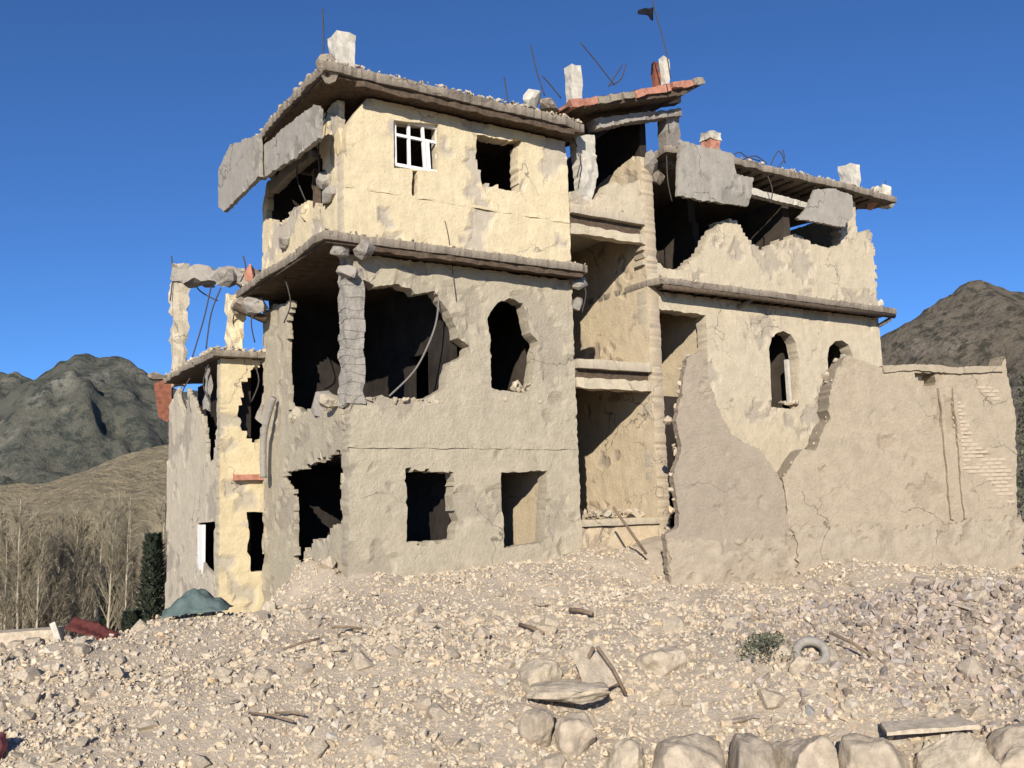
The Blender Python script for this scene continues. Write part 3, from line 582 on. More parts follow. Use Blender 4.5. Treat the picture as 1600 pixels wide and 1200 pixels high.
for p in ([(-0.244,9.059,8.08),(-0.419,9.17,7.13),(-0.681,9.338,6.047)], [(-0.155,8.408,7.913),(-0.374,8.548,7.199),(-0.485,8.619,6.218)], [(-0.642,9.907,8.751),(-0.418,9.764,8.139),(0.05,9.464,7.783)], [(-0.894,11.017,9.371),(-0.855,10.992,8.784),(-0.909,11.027,8.011)], [(-0.176,6.285,8.305),(-0.119,6.249,7.963),(-0.229,6.319,7.628)]):
    tube('steel_bar', smooth_path(p), .02, 'steel', H, 5)
a, b = [(-0.745,5.106,6.704),(-0.088,4.686,6.33)]; tube('beam', [a, b], .10, 'timber', H, 6)
pr = [(-1.245,11.479,5.571),(-0.802,11.196,5.783),(-0.79,11.188,4.796),(-0.88,11.246,4.422),(-1.104,11.389,4.581)]
bm = bmesh.new(); vs_ = [bm.verts.new(p) for p in pr]; f_ = bm.faces.new(vs_); ex = bmesh.ops.extrude_face_region(bm, geom=[f_])
bmesh.ops.translate(bm, vec=(.1, .25, 0), verts=[v for v in ex['geom'] if isinstance(v, bmesh.types.BMVert)])
finish('rusty_sheet', bm, 'rust', H)
a, b = [(-1.375,11.562,5.766),(-0.803,11.197,5.878)]; box('ledge', (a[0], a[1] - .2, a[2] - .08), (b[0] + .2, b[1] + .5, a[2] + .06), 'edge', H, .03)
for pts in ([(AX - .1, 6.2, 5.4), (AX - .2, 6.3, 4.9), (AX - .05, 6.1, 4.4)], [(AX - .1, 8.0, 5.3), (AX - .25, 8.2, 4.9), (AX - .15, 8.1, 4.5)], [(-.2, 5.3, 5.4), (-.1, 5.2, 4.9), (-.25, 5.3, 4.4)], [(.2, 5.2, 5.4), (.25, 5.1, 4.8), (.15, 5.25, 4.3)]):
    tube('steel_bar', smooth_path(pts, 4), .018, 'steel', H, 5)
box('hanging_strip', (AX - .06, 6.4, 4.3), (AX + .02, 6.75, 5.4), 'concrete', H, .03, .12, rot=(R(12), 'X'))
box('hanging_strip', (.02, 5.25, 3.9), (.30, 5.36, 4.9), 'concrete', H, .03, .12, rot=(R(20), 'Y'))
# debris lying in the openings and along the broken edges: too small to pick apart singly
def scatter(name, spots, mat, parent=None, seed=1, kind='stuff', tint=(.8, 1.15), bases=10):
    """spots: rows of x, y, z, size -> one mesh of little angular stones"""
    r = np.random.default_rng(seed); B = [rock_geo(500 + i, r.uniform(.55, .95), 13) for i in range(bases)]
    VV, FF, TT = [], [], []; off = 0
    S = np.asarray(spots, float); pick = r.integers(0, bases, len(S))
    for i in range(bases):
        s = S[pick == i]; V0, F0 = B[i]; m = len(s)
        if not m: continue
        q = r.normal(size=(m, 4)); q[:, 1:3] *= .45; q /= np.linalg.norm(q, axis=1)[:, None]; w, x, y, z = q.T
        Rm = np.stack([1 - 2 * (y * y + z * z), 2 * (x * y - z * w), 2 * (x * z + y * w), 2 * (x * y + z * w), 1 - 2 * (x * x + z * z), 2 * (y * z - x * w), 2 * (x * z - y * w), 2 * (y * z + x * w), 1 - 2 * (x * x + y * y)], -1).reshape(m, 3, 3)
        sc = s[:, 3:4] * r.uniform(.7, 1.3, (m, 3))
        P = np.einsum('mij,mvj->mvi', Rm, V0[None] * sc[:, None]) + s[:, None, :3]
        VV.append(P.reshape(-1, 3)); FF.append((F0[None] + (np.arange(m) * len(V0))[:, None, None] + off).reshape(-1, 3)); off += m * len(V0)
        g = r.uniform(*tint, (m, 1)); warm = r.normal(0, .035, (m, 1))
        TT.append(np.repeat(np.concatenate([g * (1 + warm), g, g * (1 - warm * 1.4), np.ones((m, 1))], 1), len(V0), 0))
    Vv, Ff, Tt = np.concatenate(VV), np.concatenate(FF), np.concatenate(TT)
    me = bpy.data.meshes.new(name); me.vertices.add(len(Vv)); me.vertices.foreach_set('co', Vv.ravel().astype(np.float32))
    me.loops.add(Ff.size); me.loops.foreach_set('vertex_index', Ff.ravel().astype(np.int32))
    me.polygons.add(len(Ff)); me.polygons.foreach_set('loop_start', np.arange(0, Ff.size, 3, dtype=np.int32))
    me.polygons.foreach_set('use_smooth', np.zeros(len(Ff), bool)); me.update(calc_edges=True)
    at = me.attributes.new('tint', 'FLOAT_COLOR', 'POINT'); at.data.foreach_set('color', Tt.ravel().astype(np.float32))
    me.materials.append(M[mat]); return link(bpy.data.objects.new(name, me), parent, kind=kind)
rr = np.random.default_rng(5); sp = []
def strew(x0, x1, y0, y1, z, n, s0, s1, pile=.0):
    for _ in range(n):
        sp.append((rr.uniform(x0, x1), rr.uniform(y0, y1), z + rr.uniform(0, pile), rr.uniform(s0, s1)))
strew(-.6, 5.9, -.52, -.2, 10.64, 230, .05, .15, .05); strew(-.6, -.2, -.4, 4.5, 10.64, 120, .06, .16, .06)
strew(4.0, 6.0, -.4, .5, 10.65, 60, .1, .26, .14); strew(8.8, 17.0, -.45, .0, 10.64, 190, .05, .17, .06)
strew(-.6, 5.8, -.42, -.06, 7.17, 150, .04, .10, .02); strew(8.1, 17.1, -.4, -.05, 7.14, 150, .04, .11, .03)
strew(-.58, -.05, .2, 5.2, 7.17, 110, .06, .2, .06); strew(.5, 2.3, .0, .35, 3.88, 60, .05, .16, .05)
strew(3.75, 4.75, .02, .35, 3.98, 24, .06, .16, .05); strew(4.15, 4.55, .1, .4, 4.1, 14, .12, .26, .3)
strew(.1, .38, .5, 3.8, 3.75, 50, .06, .2, .08); strew(5.8, 7.9, .05, 1.6, 1.32, 90, .06, .22, .15); strew(5.8, 7.9, .0, .3, 8.76, 40, .05, .14, .06)
strew(6.0, 9.6, -.4, .4, 11.6, 0, .05, .1); strew(AX - .2, .4, 5.15, 5.5, 5.64, 45, .06, .18, .06); strew(AX - .25, AX, 5.4, 10.4, 5.64, 70, .06, .2, .08)
strew(12.6, 13.4, .03, .3, 4.2, 20, .07, .2, .06); strew(9.2, 14.8, .4, 1.8, 7.2, 110, .08, .28, .3)
strew(.3, 4.5, .4, 4.5, 7.2, 90, .08, .26, .15); strew(.5, 5.0, .4, 4.5, 3.0, 90, .08, .26, .2)
scatter('debris', sp, 'rubble', H, 3, tint=(.55, .95))
# torn pieces hanging and lying in the openings of the left face
for p, s_, mt, sd in (((.05, 1.1, 8.75), (.35, .5, .45), 'concrete', 41), ((.1, 2.2, 8.35), (.4, .5, .3), 'cream', 42), ((.0, .75, 8.3), (.3, .35, .6), 'concrete', 43), ((.1, 3.6, 8.05), (.4, .6, .35), 'concrete', 44), ((.15, 1.6, 3.95), (.4, .7, .5), 'concrete', 45), ((.2, 3.2, 3.85), (.4, .6, .4), 'grey', 46), ((-.1, .6, 3.9), (.3, .3, .5), 'grey', 47), ((-.55, 5.2, 6.75), (.5, .5, .4), 'edge', 48), ((-.35, 4.7, 6.65), (.6, .5, .5), 'concrete', 49), ((.2, 5.4, 3.7), (.4, .3, .6), 'concrete', 52)):
    chunk('masonry_lump', p, s_, mt, sd)
for pts in ([(.0, .9, 10.2), (-.15, 1.0, 9.5), (-.05, 1.2, 8.9), (.05, 1.1, 8.5)], [(.0, 2.4, 10.1), (-.1, 2.5, 9.3), (.0, 2.2, 8.6)], [(-.3, 4.6, 6.9), (-.45, 4.7, 6.3), (-.3, 4.9, 5.8)], [(-.35, 2.6, 6.9), (-.25, 2.5, 6.3), (-.3, 2.8, 5.9)], [(-.4, 5.0, 6.9), (-.7, 5.3, 6.5), (-.6, 5.5, 6.0), (-.7, 5.4, 5.7)], [(5.8, -.1, 6.9), (5.95, -.2, 6.6), (5.85, -.15, 6.1)], [(5.9, .0, 10.4), (6.0, -.15, 9.9), (5.9, -.1, 9.4)], [(8.7, -.2, 10.4), (8.65, -.25, 9.7), (8.8, -.2, 9.2)], [(12.2, -.35, 10.4), (12.3, -.4, 10.0), (12.2, -.4, 9.6)]):
    tube('steel_bar', smooth_path(pts, 4), .016, 'steel', H, 5)
box('broken_post', (.02, .62, 8.3), (.18, .78, 9.9), 'concrete', H, .03, .12, rot=(R(9), 'X'))
box('broken_post', (.05, 1.75, 8.0), (.17, 1.87, 9.3), 'timber', H, .015, .2, rot=(R(-16), 'X'))

# ------------------------------------------------------------------ compound wall in front of the right wing
def wall_thing(label): return empty('compound_wall', WALL_AT, WALL_ROT, label=label, cat='wall', group='broken compound walls')
cw1 = wall_thing('grey mud plastered wall remnant with a pointed broken top beside the stair bay')
panel('wall_face', 'F', .0, [(-.12, -.6)] + [(-0.169,0.951),(0.155,1.126),(0.139,1.597),(0.053,2.126),(0.277,2.762),(0.195,3.368),(0.339,3.837),(0.507,4.717),(0.842,4.872),(0.964,4.435),(1.105,3.831),(1.442,3.046),(1.731,2.889),(2.065,2.73),(2.344,2.404),(2.546,2.066),(2.609,1.69),(2.634,1.206),(2.684,0.656)] + [(2.75, -.6)], [], .24, 'mud_grey', cw1, seed=101, jag=.03, seg=.06, cell=.09, loss_at=.5)
cw2 = wall_thing('long beige mud brick wall with flat top and two upright grooves in front of the house')
gl, gr = [(6.61,4.043),(6.958,4.041)]; gb = [(6.507,1.052),(6.735,1.045)]
panel('wall_face', 'F', .02, [(2.72, -.6)] + [(2.699,0.656),(2.649,1.206),(2.64,1.689),(2.607,2.064),(3.046,2.642),(3.142,2.683),(3.434,2.677),(3.673,3.141),(3.88,3.395),(3.801,3.568),(3.875,3.912),(4.095,4.475),(4.424,4.81),(4.7,4.679),(5.218,4.533),(6.053,4.577),(7.139,4.502),(8.327,4.532),(8.476,4.79),(8.492,4.32),(8.587,3.343),(8.372,1.151)] + [(8.35, -.6)],
      [[(6.022,4.429),(6.315,4.399),(6.609,4.369),(6.547,4.073),(6.289,4.133)]], .50, 'mud', cw2, seed=103, jag=.028, hjag=.03, seg=.07, cell=.09, loss_at=.45)
panel('coping', 'F', -.04, [(5.219,4.547),(6.054,4.592),(7.141,4.517),(8.329,4.547),(8.331,4.411),(7.125,4.368),(6.056,4.444),(5.239,4.401)], [], .6, 'mud', cw2, seed=104, jag=.02)
for x in (gl, gr):
    k_ = .06
    box('pilaster_strip', (x[0], -.045, gb[0][1]), (x[0] + .09, .03, gl[1]), 'mud', cw2, .008, rot=None)
ed = []
for pts in ([(-0.169,0.951),(0.155,1.126),(0.139,1.597),(0.053,2.126),(0.277,2.762),(0.195,3.368),(0.339,3.837),(0.507,4.717),(0.842,4.872),(0.964,4.435),(1.105,3.831)], [(1.442,3.046),(2.065,2.73),(2.546,2.066),(2.618,1.4)], [(2.659,1.343),(2.607,2.064),(3.046,2.642),(3.434,2.677),(3.88,3.395),(3.801,3.568),(3.875,3.912),(4.095,4.475),(4.424,4.81),(4.7,4.679),(5.218,4.533)]):
    for (xa, za), (xb, zb) in zip(pts, pts[1:]):
        for q in range(int(math.hypot(xb - xa, zb - za) / .045)):
            f_ = rr.random(); ed.append((xa + (xb - xa) * f_ + rr.normal(0, .03), rr.uniform(.06, .48), za + (zb - za) * f_ + rr.normal(0, .03), rr.uniform(.05, .21)))
scatter('edge_rubble', ed[::4], 'rubble', cw2, 31, tint=(.62, .85))
bricks = []
for i in range(4):
    o_ = box('brick', (-.105, -.05, -.03), (.105, .05, .03), 'brick', None, .006, .07); bricks.append(o_.data); bpy.data.objects.remove(o_)
(bx0, bz1), (bx1, bz0) = [(7.051,4.13),(8.112,1.231)]
row = 0; zb = bz0
while zb < bz1:
    x = bx0 + (row % 2) * .115
    while x < bx1 + .12 * (zb < bz0 + 1.6):
        if noise.noise(Vector((x * 1.1, zb * .9, 3))) + .25 * noise.noise(Vector((x * 4, zb * 4, 1))) > -.02:
            o = bpy.data.objects.new('brick', bricks[tt.randrange(4)]); o.location = (x, 0.064 + tt.uniform(-.005, .004), zb); o.rotation_euler = (0, tt.uniform(-.03, .03), tt.uniform(-.03, .03)); link(o, cw2)
        x += .232
    zb += .088; row += 1
for a0, a1, z1, sd in ((-.10, 2.74, [(1.42,0.893)][0][1], 105), (2.78, 8.42, [(5.255,1.065)][0][1], 106)):
    panel('wall_base', 'F', -.045, [(a0, -.7), (a1, -.7), (a1, z1), (a0 * .5 + a1 * .5, z1 - .14), (a0, z1 - .02)], [], .2, 'plinth', cw1 if sd == 105 else cw2, jag=.10, relief=.05, seed=sd, cell=.07, loss_at=.25, step=False)

# ------------------------------------------------------------------ rubble
def clear(x, y):
    lx, ly = to_house(x, y)
    return (lx > -.05) & (ly > -.05)
def in_view(x, y, m=.4): return (np.abs(x + .01 * y) < .545 * y + m)
def rubble_spots(n, s0, s1, p, seed, ymin=9.6, ymax=23):
    r = np.random.default_rng(seed)
    y = ymin + (ymax - ymin) * r.random(n) ** 1.15; x = r.uniform(-1, 1, n) * (.56 * y + .8)
    s = s0 + (s1 - s0) * r.random(n) ** p
    ww = (x - WALL_AT[0]) * -math.sin(WALL_ROT) + (y - WALL_AT[1]) * math.cos(WALL_ROT); wa = (x - WALL_AT[0]) * math.cos(WALL_ROT) + (y - WALL_AT[1]) * math.sin(WALL_ROT)
    sandy = np.exp(-((ww + 1.9) / 1.6) ** 2) * (wa > -1)
    patch = .55 + .45 * lattice(x * .9, y * .9, 77)
    keep = ~clear(x, y) & ~((ww > -.1) & (wa > -.2)) & (r.random(n) < (1 - .42 * sandy) * np.clip(patch + .35, .25, 1)) & ~((x < -6) & (y > 17.5))
    x, y, s = x[keep], y[keep], s[keep]
    return x, y, height(x, y) + s * r.uniform(-.12, .30, len(s)), s
x, y, z, s = rubble_spots(40000, .04, .15, 2.3, 1); z -= s * .24 * (nrg.random(len(s)) < .62)
x2, y2, z2, s2 = rubble_spots(64000, .022, .065, 1.5, 2)
scatter('rubble', np.concatenate([np.stack([x, y, z, s], 1), np.stack([x2, y2, z2 - s2 * .1, s2], 1)]), 'rubble', None, 8, tint=(.76, 1.02), bases=16)
M['heap'] = tinted('dark_heap_mix', (.385, .315, .255), 14)
x, y, z, s = rubble_spots(34000, .04, .19, 1.7, 51, 11.5, 17.2)
k_ = (x > 2.8) & (np.exp(-(((x - 7.8) / 3.6) ** 2 + ((y - 14.6) / 1.9) ** 2)) > nrg.random(len(x)) * .9)
scatter('rubble', np.stack([x, y, z + .01, s], 1)[k_], 'heap', None, 9, tint=(.6, 1.2), bases=14)
shapes = [rock_geo(900 + i, rng.uniform(.55, .9) if i % 3 else rng.uniform(.22, .36), 18) for i in range(14)]
rock_meshes = {}
def rock_mesh(i, mt):
    if (i, mt) not in rock_meshes:
        rock_meshes[i, mt] = mesh_from('rubble_stone', shapes[i][0], [tuple(int(k) for k in f) for f in shapes[i][1]], mt)
    return rock_meshes[i, mt]
taken = []
def place_label(x, y, s, mt, fl):
    shade = {'stone0': 'tan', 'stone1': 'dull brown', 'stone2': 'pale buff', 'stone3': 'greyish brown'}[mt]
    form = 'flat' if fl < .62 else 'blocky'
    size = 'loaf sized' if s < .24 else ('bucket sized' if s < .33 else 'crate sized')
    lx, ly = to_house(x, y)
    if x < -4.7 and y > 14.2: at = 'near the crest below the trees'
    elif x > 4.4 and y > 13.5: at = 'on the dark heap'
    elif x > 1.3 and y < 12.65: at = 'just behind the boulder row'
    elif ly > -3.5 and lx > -1: at = 'at the foot of the house front'
    elif x < -1.9 and y < 12.9: at = 'low in the open rubble'
    elif x < -1.7: at = 'amid the rubble below the annex'
    elif y < 12.9: at = 'around the dark gap'
    else: at = 'between the dark gap and the house'
    return f'{size} {form} {shade} stone {at}'

# ---- single things lying on the rubble
def set_boulder(q, size, mat, seed, label, rot=0, lift=.0, group=None, tilt=(0, 0), square=.5, rough=.16):
    x_, y_ = q[0], q[1]; o = bpy.data.objects.new('boulder', boulder_mesh('boulder', seed, size, mat.replace('stone', 'boulder'), 5, rough, square))
    o.location = (x_, y_, float(height(x_, y_)) + size[2] * .5 * .60 + lift); o.rotation_euler = (tilt[0], tilt[1], rot); taken.append((x_, y_, max(size[:2]) * .5))
    return link(o, label=label, cat='boulder', group=group)
grow = 'boulders in the row along the bottom edge'
for px_x, wd, hh, mt, sd, lb, yy in (
        (1.777, 0.834, 1.052, 'stone0', 61, 'broad tan boulder first in the row, nearest the dark gap', 11.06),
        (2.489, 0.527, 0.981, 'stone3', 62, 'narrow dark boulder second along the row', 11.047),
        (3.107, 0.618, 1.017, 'stone0', 63, 'tan boulder third along the row, beside the narrow dark one', 11.047),
        (3.888, 0.854, 1.09, 'stone1', 64, 'broad brown boulder with a rounded shoulder in the middle of the row', 11.047),
        (4.742, 0.781, 1.126, 'stone2', 65, 'pale buff domed boulder under the long whitish slab', 11.047),
        (5.512, 0.725, 1.015, 'stone0', 66, 'last tan boulder of the row, past the whitish slab', 11.06)):
    o = set_boulder((px_x, yy), (wd * 1.12, .80, hh), mt, sd, lb, rot=.25 * math.sin(sd), group=grow, square=.6, rough=.14); o.location.z = -.94 - hh / 2
g0 = [(0.117,8.985,0.0),(0.115,8.052,0.0),(0.338,7.657,0.0),(0.226,6.766,0.0),(0.617,6.991,0.0)]
set_boulder((0.235, 12.681), (0.555, 0.504, 0.504), 'stone2', 71, 'big rounded buff boulder beside the tilted broken slab', .3, .02)
set_boulder((0.168, 11.537), (0.391, 0.434, 0.521), 'stone1', 72, 'brown squat boulder below the dark gap', .8, -.04)
set_boulder((0.609, 11.505), (0.524, 0.494, 0.582), 'stone0', 73, 'wide tan boulder below the dark gap with a grooved face', .1, -.05)
set_boulder((1.14, 11.219), (0.477, 0.495, 0.53), 'stone2', 74, 'small round buff boulder between the dark gap and the boulder row', -.4, -.05)
set_boulder((0.562, 12.109), (1.075, 0.672, 0.268), 'stone2', 77, 'flat buff capstone roofing over the dark gap', -.15, .17, square=.75, rough=.2)
set_boulder((1.868, 13.286), (0.692, 0.623, 0.498), 'stone2', 75, 'pale boulder uphill of the tilted broken slab', .5, -.08)
def slab_thing(name, loc_, size, rot, mat, label, cat, seed):
    sx, sy, sz = size; o = panel(name, 'Z', sz / 2, [(-sx / 2, -sy / 2), (sx / 2, -sy * .45), (sx * .46, sy / 2), (-sx * .42, sy * .44)], [], sz, mat, None, jag=.02, relief=.012, seed=seed, cell=.1, seg=.09, chips=False)
    o.location = loc_; o.rotation_euler = rot; return link(o, label=label, cat=cat)
slab_thing('broken_slab', (0.946, 12.459, float(height(0.946, 12.459)) + .46), (0.6, 0.6, .11), (R(58), 0, R(45)), 'stone0', 'square broken slab propped on its corner above the dark gap', 'slab', 5)
slab_thing('concrete_slab', [(4.619,11.45,-1.016)][0], (1.10, .40, .05), (R(3), R(-1), R(4)), 'stone2', 'long whitish slab lying on top of the boulder row', 'slab', 7)
# teal tarpaulin, crumpled
tx, ty = np.meshgrid(np.linspace(-1, 1, 34), np.linspace(-1, 1, 22)); rad = np.sqrt(tx ** 2 + ty ** 2)
tz = .36 * np.clip(1 - (np.abs(tx + .05) ** 1.7) * .95, 0, 1) * np.clip(1 - ty ** 2, 0, 1) + .05 * lattice(tx * 4, ty * 4, 6) + .03 * lattice(tx * 9 + ty * 5, ty * 9, 7)
me = grid_mesh('tarpaulin', tx * .54, ty * .40, np.maximum(tz, .0), M['tarp']); o = bpy.data.objects.new('tarpaulin', me)
o.location = (-5.50, 16.78, float(height(-5.50, 16.78)) + .08); o.rotation_euler = (0, R(-4), R(8)); link(o, label='crumpled teal tarpaulin heaped at the foot of the annex', cat='tarpaulin')
md = o.modifiers.new('thick', 'SOLIDIFY'); md.thickness = .012
def sheet(name, loc_, size, rot, mat, label, cat, seed, bend=.05):
    n_, m_ = 14, 10; a, b = np.meshgrid(np.linspace(-.5, .5, n_), np.linspace(-.5, .5, m_))
    z_ = bend * lattice(a * 3 + 5, b * 3, seed) + .012 * np.sin(a * 40)
    o = bpy.data.objects.new(name, grid_mesh(name, a * size[0], b * size[1], z_, M[mat])); o.location = loc_; o.rotation_euler = rot
    md = o.modifiers.new('thick', 'SOLIDIFY'); md.thickness = .02; return link(o, label=label, cat=cat)
sheet('metal_sheet', (-6.78, 15.58, float(height(-6.78, 15.58)) + .19), (.73, .35, 0), (R(30), R(22), R(10)), 'red_sheet', 'dark red bent metal sheet lying on the rubble crest', 'metal sheet', 3)
box('broken_board', (-7.35, 15.54, float(height(-7.3, 15.5)) - .1), (-7.26, 15.60, float(height(-7.3, 15.5)) + .43), 'cap', None, .006, rot=(R(-24), 'Y'), label='short whitish board leaning upright beside the dark red sheet', cat='board')
o = panel('kerb_ledge', 'Z', .0, [(-1.6, -.25), (1.35, -.2), (1.4, .2), (-1.6, .25)], [], .26, 'stone0', None, jag=.04, seed=8, chips=False)
o.location = (-8.80, 15.67, float(height(-8.3, 15.6)) + .36); o.rotation_euler = (0, R(-1.5), R(8)); link(o, label='long pale concrete ledge along the rubble crest below the bare trees', cat='ledge')
for k_, x_ in enumerate((-8.5, -8.2, -7.95, -7.68)): set_boulder((x_, 15.54), (.28, .26, .24), 'stone3', 80 + k_, ('dark stone propping the pale ledge, first from the open end', 'dark stone propping the pale ledge, second from the open end', 'dark stone propping the pale ledge, third from the open end', 'dark stone propping the pale ledge, nearest the whitish board')[k_], group='dark stones under the pale ledge')
bmd = boulder_mesh('cloth_bundle', 91, (.44, .40, .50), 'bundle', 4, .12, .3); o = bpy.data.objects.new('cloth_bundle', bmd)
o.location = (-6.17, 11.45, float(height(-6.17, 11.45)) + .17); link(o, label='dull red cloth bundle at the lower corner of the rubble', cat='bundle')
# ring-shaped tyre, half buried
bm = bmesh.new(); n1, n2 = 26, 10; ring = []
for i in range(n1):
    a = 2 * math.pi * i / n1; rw = []
    for j in range(n2):
        b = 2 * math.pi * j / n2; q = .19 + .06 * math.cos(b); rw.append(bm.verts.new((q * math.cos(a), q * math.sin(a), .07 * math.sin(b))))
    ring.append(rw)
for i in range(n1):
    for j in range(n2): bm.faces.new((ring[i][j], ring[(i + 1) % n1][j], ring[(i + 1) % n1][(j + 1) % n2], ring[i][(j + 1) % n2]))
o = finish('tyre', bm, 'rubber', None, True, label='small grey tyre half buried beside the green bush', cat='tyre'); o.location = (3.84, 13.06, float(height(3.84, 13.06)) + .06); o.rotation_euler = (R(48), 0, R(-12))
# timbers and sticks
def stick(a, b, r, label, mat='stick', cat='timber', group='sticks in the rubble'):
    a = Vector((a[0], a[1], float(height(a[0], a[1])) + a[2])); b = Vector((b[0], b[1], float(height(b[0], b[1])) + b[2]))
    m_ = (a + b) / 2 + Vector((.02, 0, .02)); return tube('broken_timber', [a, m_, b], r, mat, None, 6, label=label, cat=cat, group=group)
stick((0.605, 12.395, 0.091), (0.922, 12.395, 0.756), .024, 'thin stick propping the tilted broken slab on its buff boulder side')
stick((1.3, 12.395, 0.151), (0.967, 12.395, 0.756), .024, 'thin stick down the far edge of the tilted broken slab')
stick((-3.374, 12.268, 0.092), (-2.766, 12.014, 0.126), 0.018, 'longer of two parallel sticks low in the open rubble')
stick((-3.056, 12.3, 0.092), (-2.656, 12.109, 0.125), 0.015, 'shorter of two parallel sticks low in the open rubble')
stick((0.846, 16.466, 0.113), (1.202, 16.148, 0.115), 0.039, 'short dark stick on the slope below the stair bay')
stick((0, 15.702, 0.094), (0.36, 15.257, 0.096), 0.035, 'slanting stick in the rubble downhill of the house front')
stick((-3.026, 15.83, 0.116), (-2.552, 15.893, 0.139), 0.021, 'level stick in the rubble below the corner heap')
stick((-3.448, 14.303, 0.077), (-2.962, 14.494, 0.151), 0.02, 'small forked stick in the middle of the rubble')
tube('broken_timber', [(2.128,21.2,1.571),(2.806,21.2,0.528)], .032, 'stick', None, 6, label='pole leaning into the bottom of the stair bay', cat='timber', group='poles by the stair bay')
stick((4.647, 13.095, 0.084), (4.197, 13.349, 0.22), 0.023, 'short stick leaning on the dark heap near the tyre')
# green bush by the tyre
def leafy(name, n, rad, hgt, seed, leaf, mat, stem_mat):
    r = random.Random(seed); V, F = [], []
    for _ in range(n):
        a, q, h_ = r.uniform(0, 6.28), rad * r.random() ** .5, r.random()
        q *= (1 - .55 * h_); c_ = Vector((q * math.cos(a), q * math.sin(a), h_ * hgt)); d = Vector((r.gauss(0, 1), r.gauss(0, 1), r.gauss(.5, 1))).normalized(); e = d.orthogonal().normalized()
        e.rotate(Matrix.Rotation(r.uniform(0, 6.28), 3, d)); L = leaf * r.uniform(.6, 1.3); f_ = d.cross(e)
        s_ = len(V); V += [c_ - e * L, c_ + f_ * L * .4, c_ + e * L, c_ - f_ * L * .4]; F.append((s_, s_ + 1, s_ + 2, s_ + 3))
    return mesh_from(name, V, F, mat)
M['leaf'] = plain('dusty_leaf', (.115, .125, .08), .35, 30); M['leaf_light'] = plain('pale_leaf', (.17, .20, .11), .3, 20); M['evergreen'] = plain('evergreen_needles', (.06, .075, .05), .4, 4)
bush = empty('bush', (3.27, 13.1, float(height(3.27, 13.1)) - .02), label='low dusty green bush growing out of the rubble', cat='bush')
link(bpy.data.objects.new('crown', leafy('crown', 1000, .46, .30, 4, .025, 'leaf', None)), bush)
V_, F_ = [], []
for k_ in range(9):
    a = k_ * .7; tube_geo([(0, 0, 0), (.1 * math.cos(a), .1 * math.sin(a), .15), (.2 * math.cos(a), .2 * math.sin(a), .27)], .008, 4, .003, V_, F_)
link(bpy.data.objects.new('stem', mesh_from('stem', V_, F_, 'stick')), bush)
sh = empty('shrub', (12.9, 23.2, .3), label='tall green shrub past the end of the beige compound wall', cat='shrub')
link(bpy.data.objects.new('crown', leafy('crown', 2400, 1.15, 4.2, 9, .08, 'leaf', None)), sh); tube('trunk', [(0, 0, -.6), (.05, 0, 1.2), (0, .05, 3.2)], .07, 'stick', sh, 7, .02)
# big stones of the rubble, each a thing
R2 = np.random.default_rng(42); n_put = 0; x, y, z, s = rubble_spots(2000, .15, .42, 2.3, 17, 10.6, 19.5)
for i in range(len(x)):
    if n_put >= 270: break
    if not in_view(x[i], y[i], .0) or any((x[i] - a) ** 2 + (y[i] - b) ** 2 < (c_ + s[i] * .55) ** 2 for a, b, c_ in taken): continue
    if s[i] / y[i] * 960 < 8.5: continue
    k_ = int(R2.integers(0, 14)); mt = 'stone%d' % R2.choice([0, 1, 2, 3], p=[.42, .26, .2, .12] if not (x[i] > 4 and y[i] > 13) else [.25, .35, .05, .35]); fl = float(np.ptp(shapes[k_][0][:, 2]))
    o = bpy.data.objects.new('rubble_stone', rock_mesh(k_, mt)); o.location = (x[i], y[i], height(x[i], y[i]) + s[i] * .10); o.scale = (s[i], s[i] * R2.uniform(.8, 1.15), s[i] * R2.uniform(.8, 1.15))
    o.rotation_euler = (R2.normal(0, .35), R2.normal(0, .35), R2.uniform(0, 6.28)); link(o, label=place_label(x[i], y[i], s[i], mt, fl), cat='stone'); o['group'] = 'stones ' + o['label'].split(' stone ')[1]; taken.append((x[i], y[i], s[i] * .45)); n_put += 1

ORD = 'first second third fourth fifth sixth seventh eighth ninth tenth eleventh twelfth'.split()
def tell_apart(objs, key, base='from the left'):
    same = {}
    for o in objs: same.setdefault(o['label'], []).append(o)
    for lb, os_ in same.items():
        if len(os_) < 2: continue
        os_.sort(key=key)
        for i, o in enumerate(os_):
            o['label'] = ('leftmost ' if i == 0 else 'rightmost ' if i == len(os_) - 1 else (ORD[i] if i < 12 else str(i + 1) + 'th') + ' from left ') + lb
tell_apart([o for o in COL.objects if o.name.startswith('rubble_stone')], lambda o: o.location.x / o.location.y)

# ------------------------------------------------------------------ flag on the roof
a, b = Vector([(7.96,-1.292,12.02)][0]), Vector([(7.67,-1.106,13.854)][0])
fo = empty('flag', Vector(HOUSE_AT) + U * a.x + V * a.y + Vector((0, 0, a.z)), HOUSE_ROT, label='black flag on a thin bent pole above the stair head roof', cat='flag')
d = b - a; tube('pole', smooth_path([(0, 0, -.15), d * .35 + Vector((.05, 0, 0)), d * .8 + Vector((.02, 0, 0)), d * 1.05]), .016, 'steel', fo, 6)
V_, F_ = [], []; t0 = d * .92
for j in range(6):
    for i in range(9):
        u_, v_ = i / 8, j / 5; V_.append(t0 + Vector((-.48 * u_, .05 * math.sin(u_ * 7 + v_), -.34 * v_ * (1 - .75 * u_) - .20 * u_)))
for j in range(5):
    for i in range(8): q = j * 9 + i; F_.append((q, q + 1, q + 10, q + 9))
fl = bpy.data.objects.new('cloth', mesh_from('cloth', V_, F_, 'flag', True)); link(fl, fo); md = fl.modifiers.new('thick', 'SOLIDIFY'); md.thickness = .006

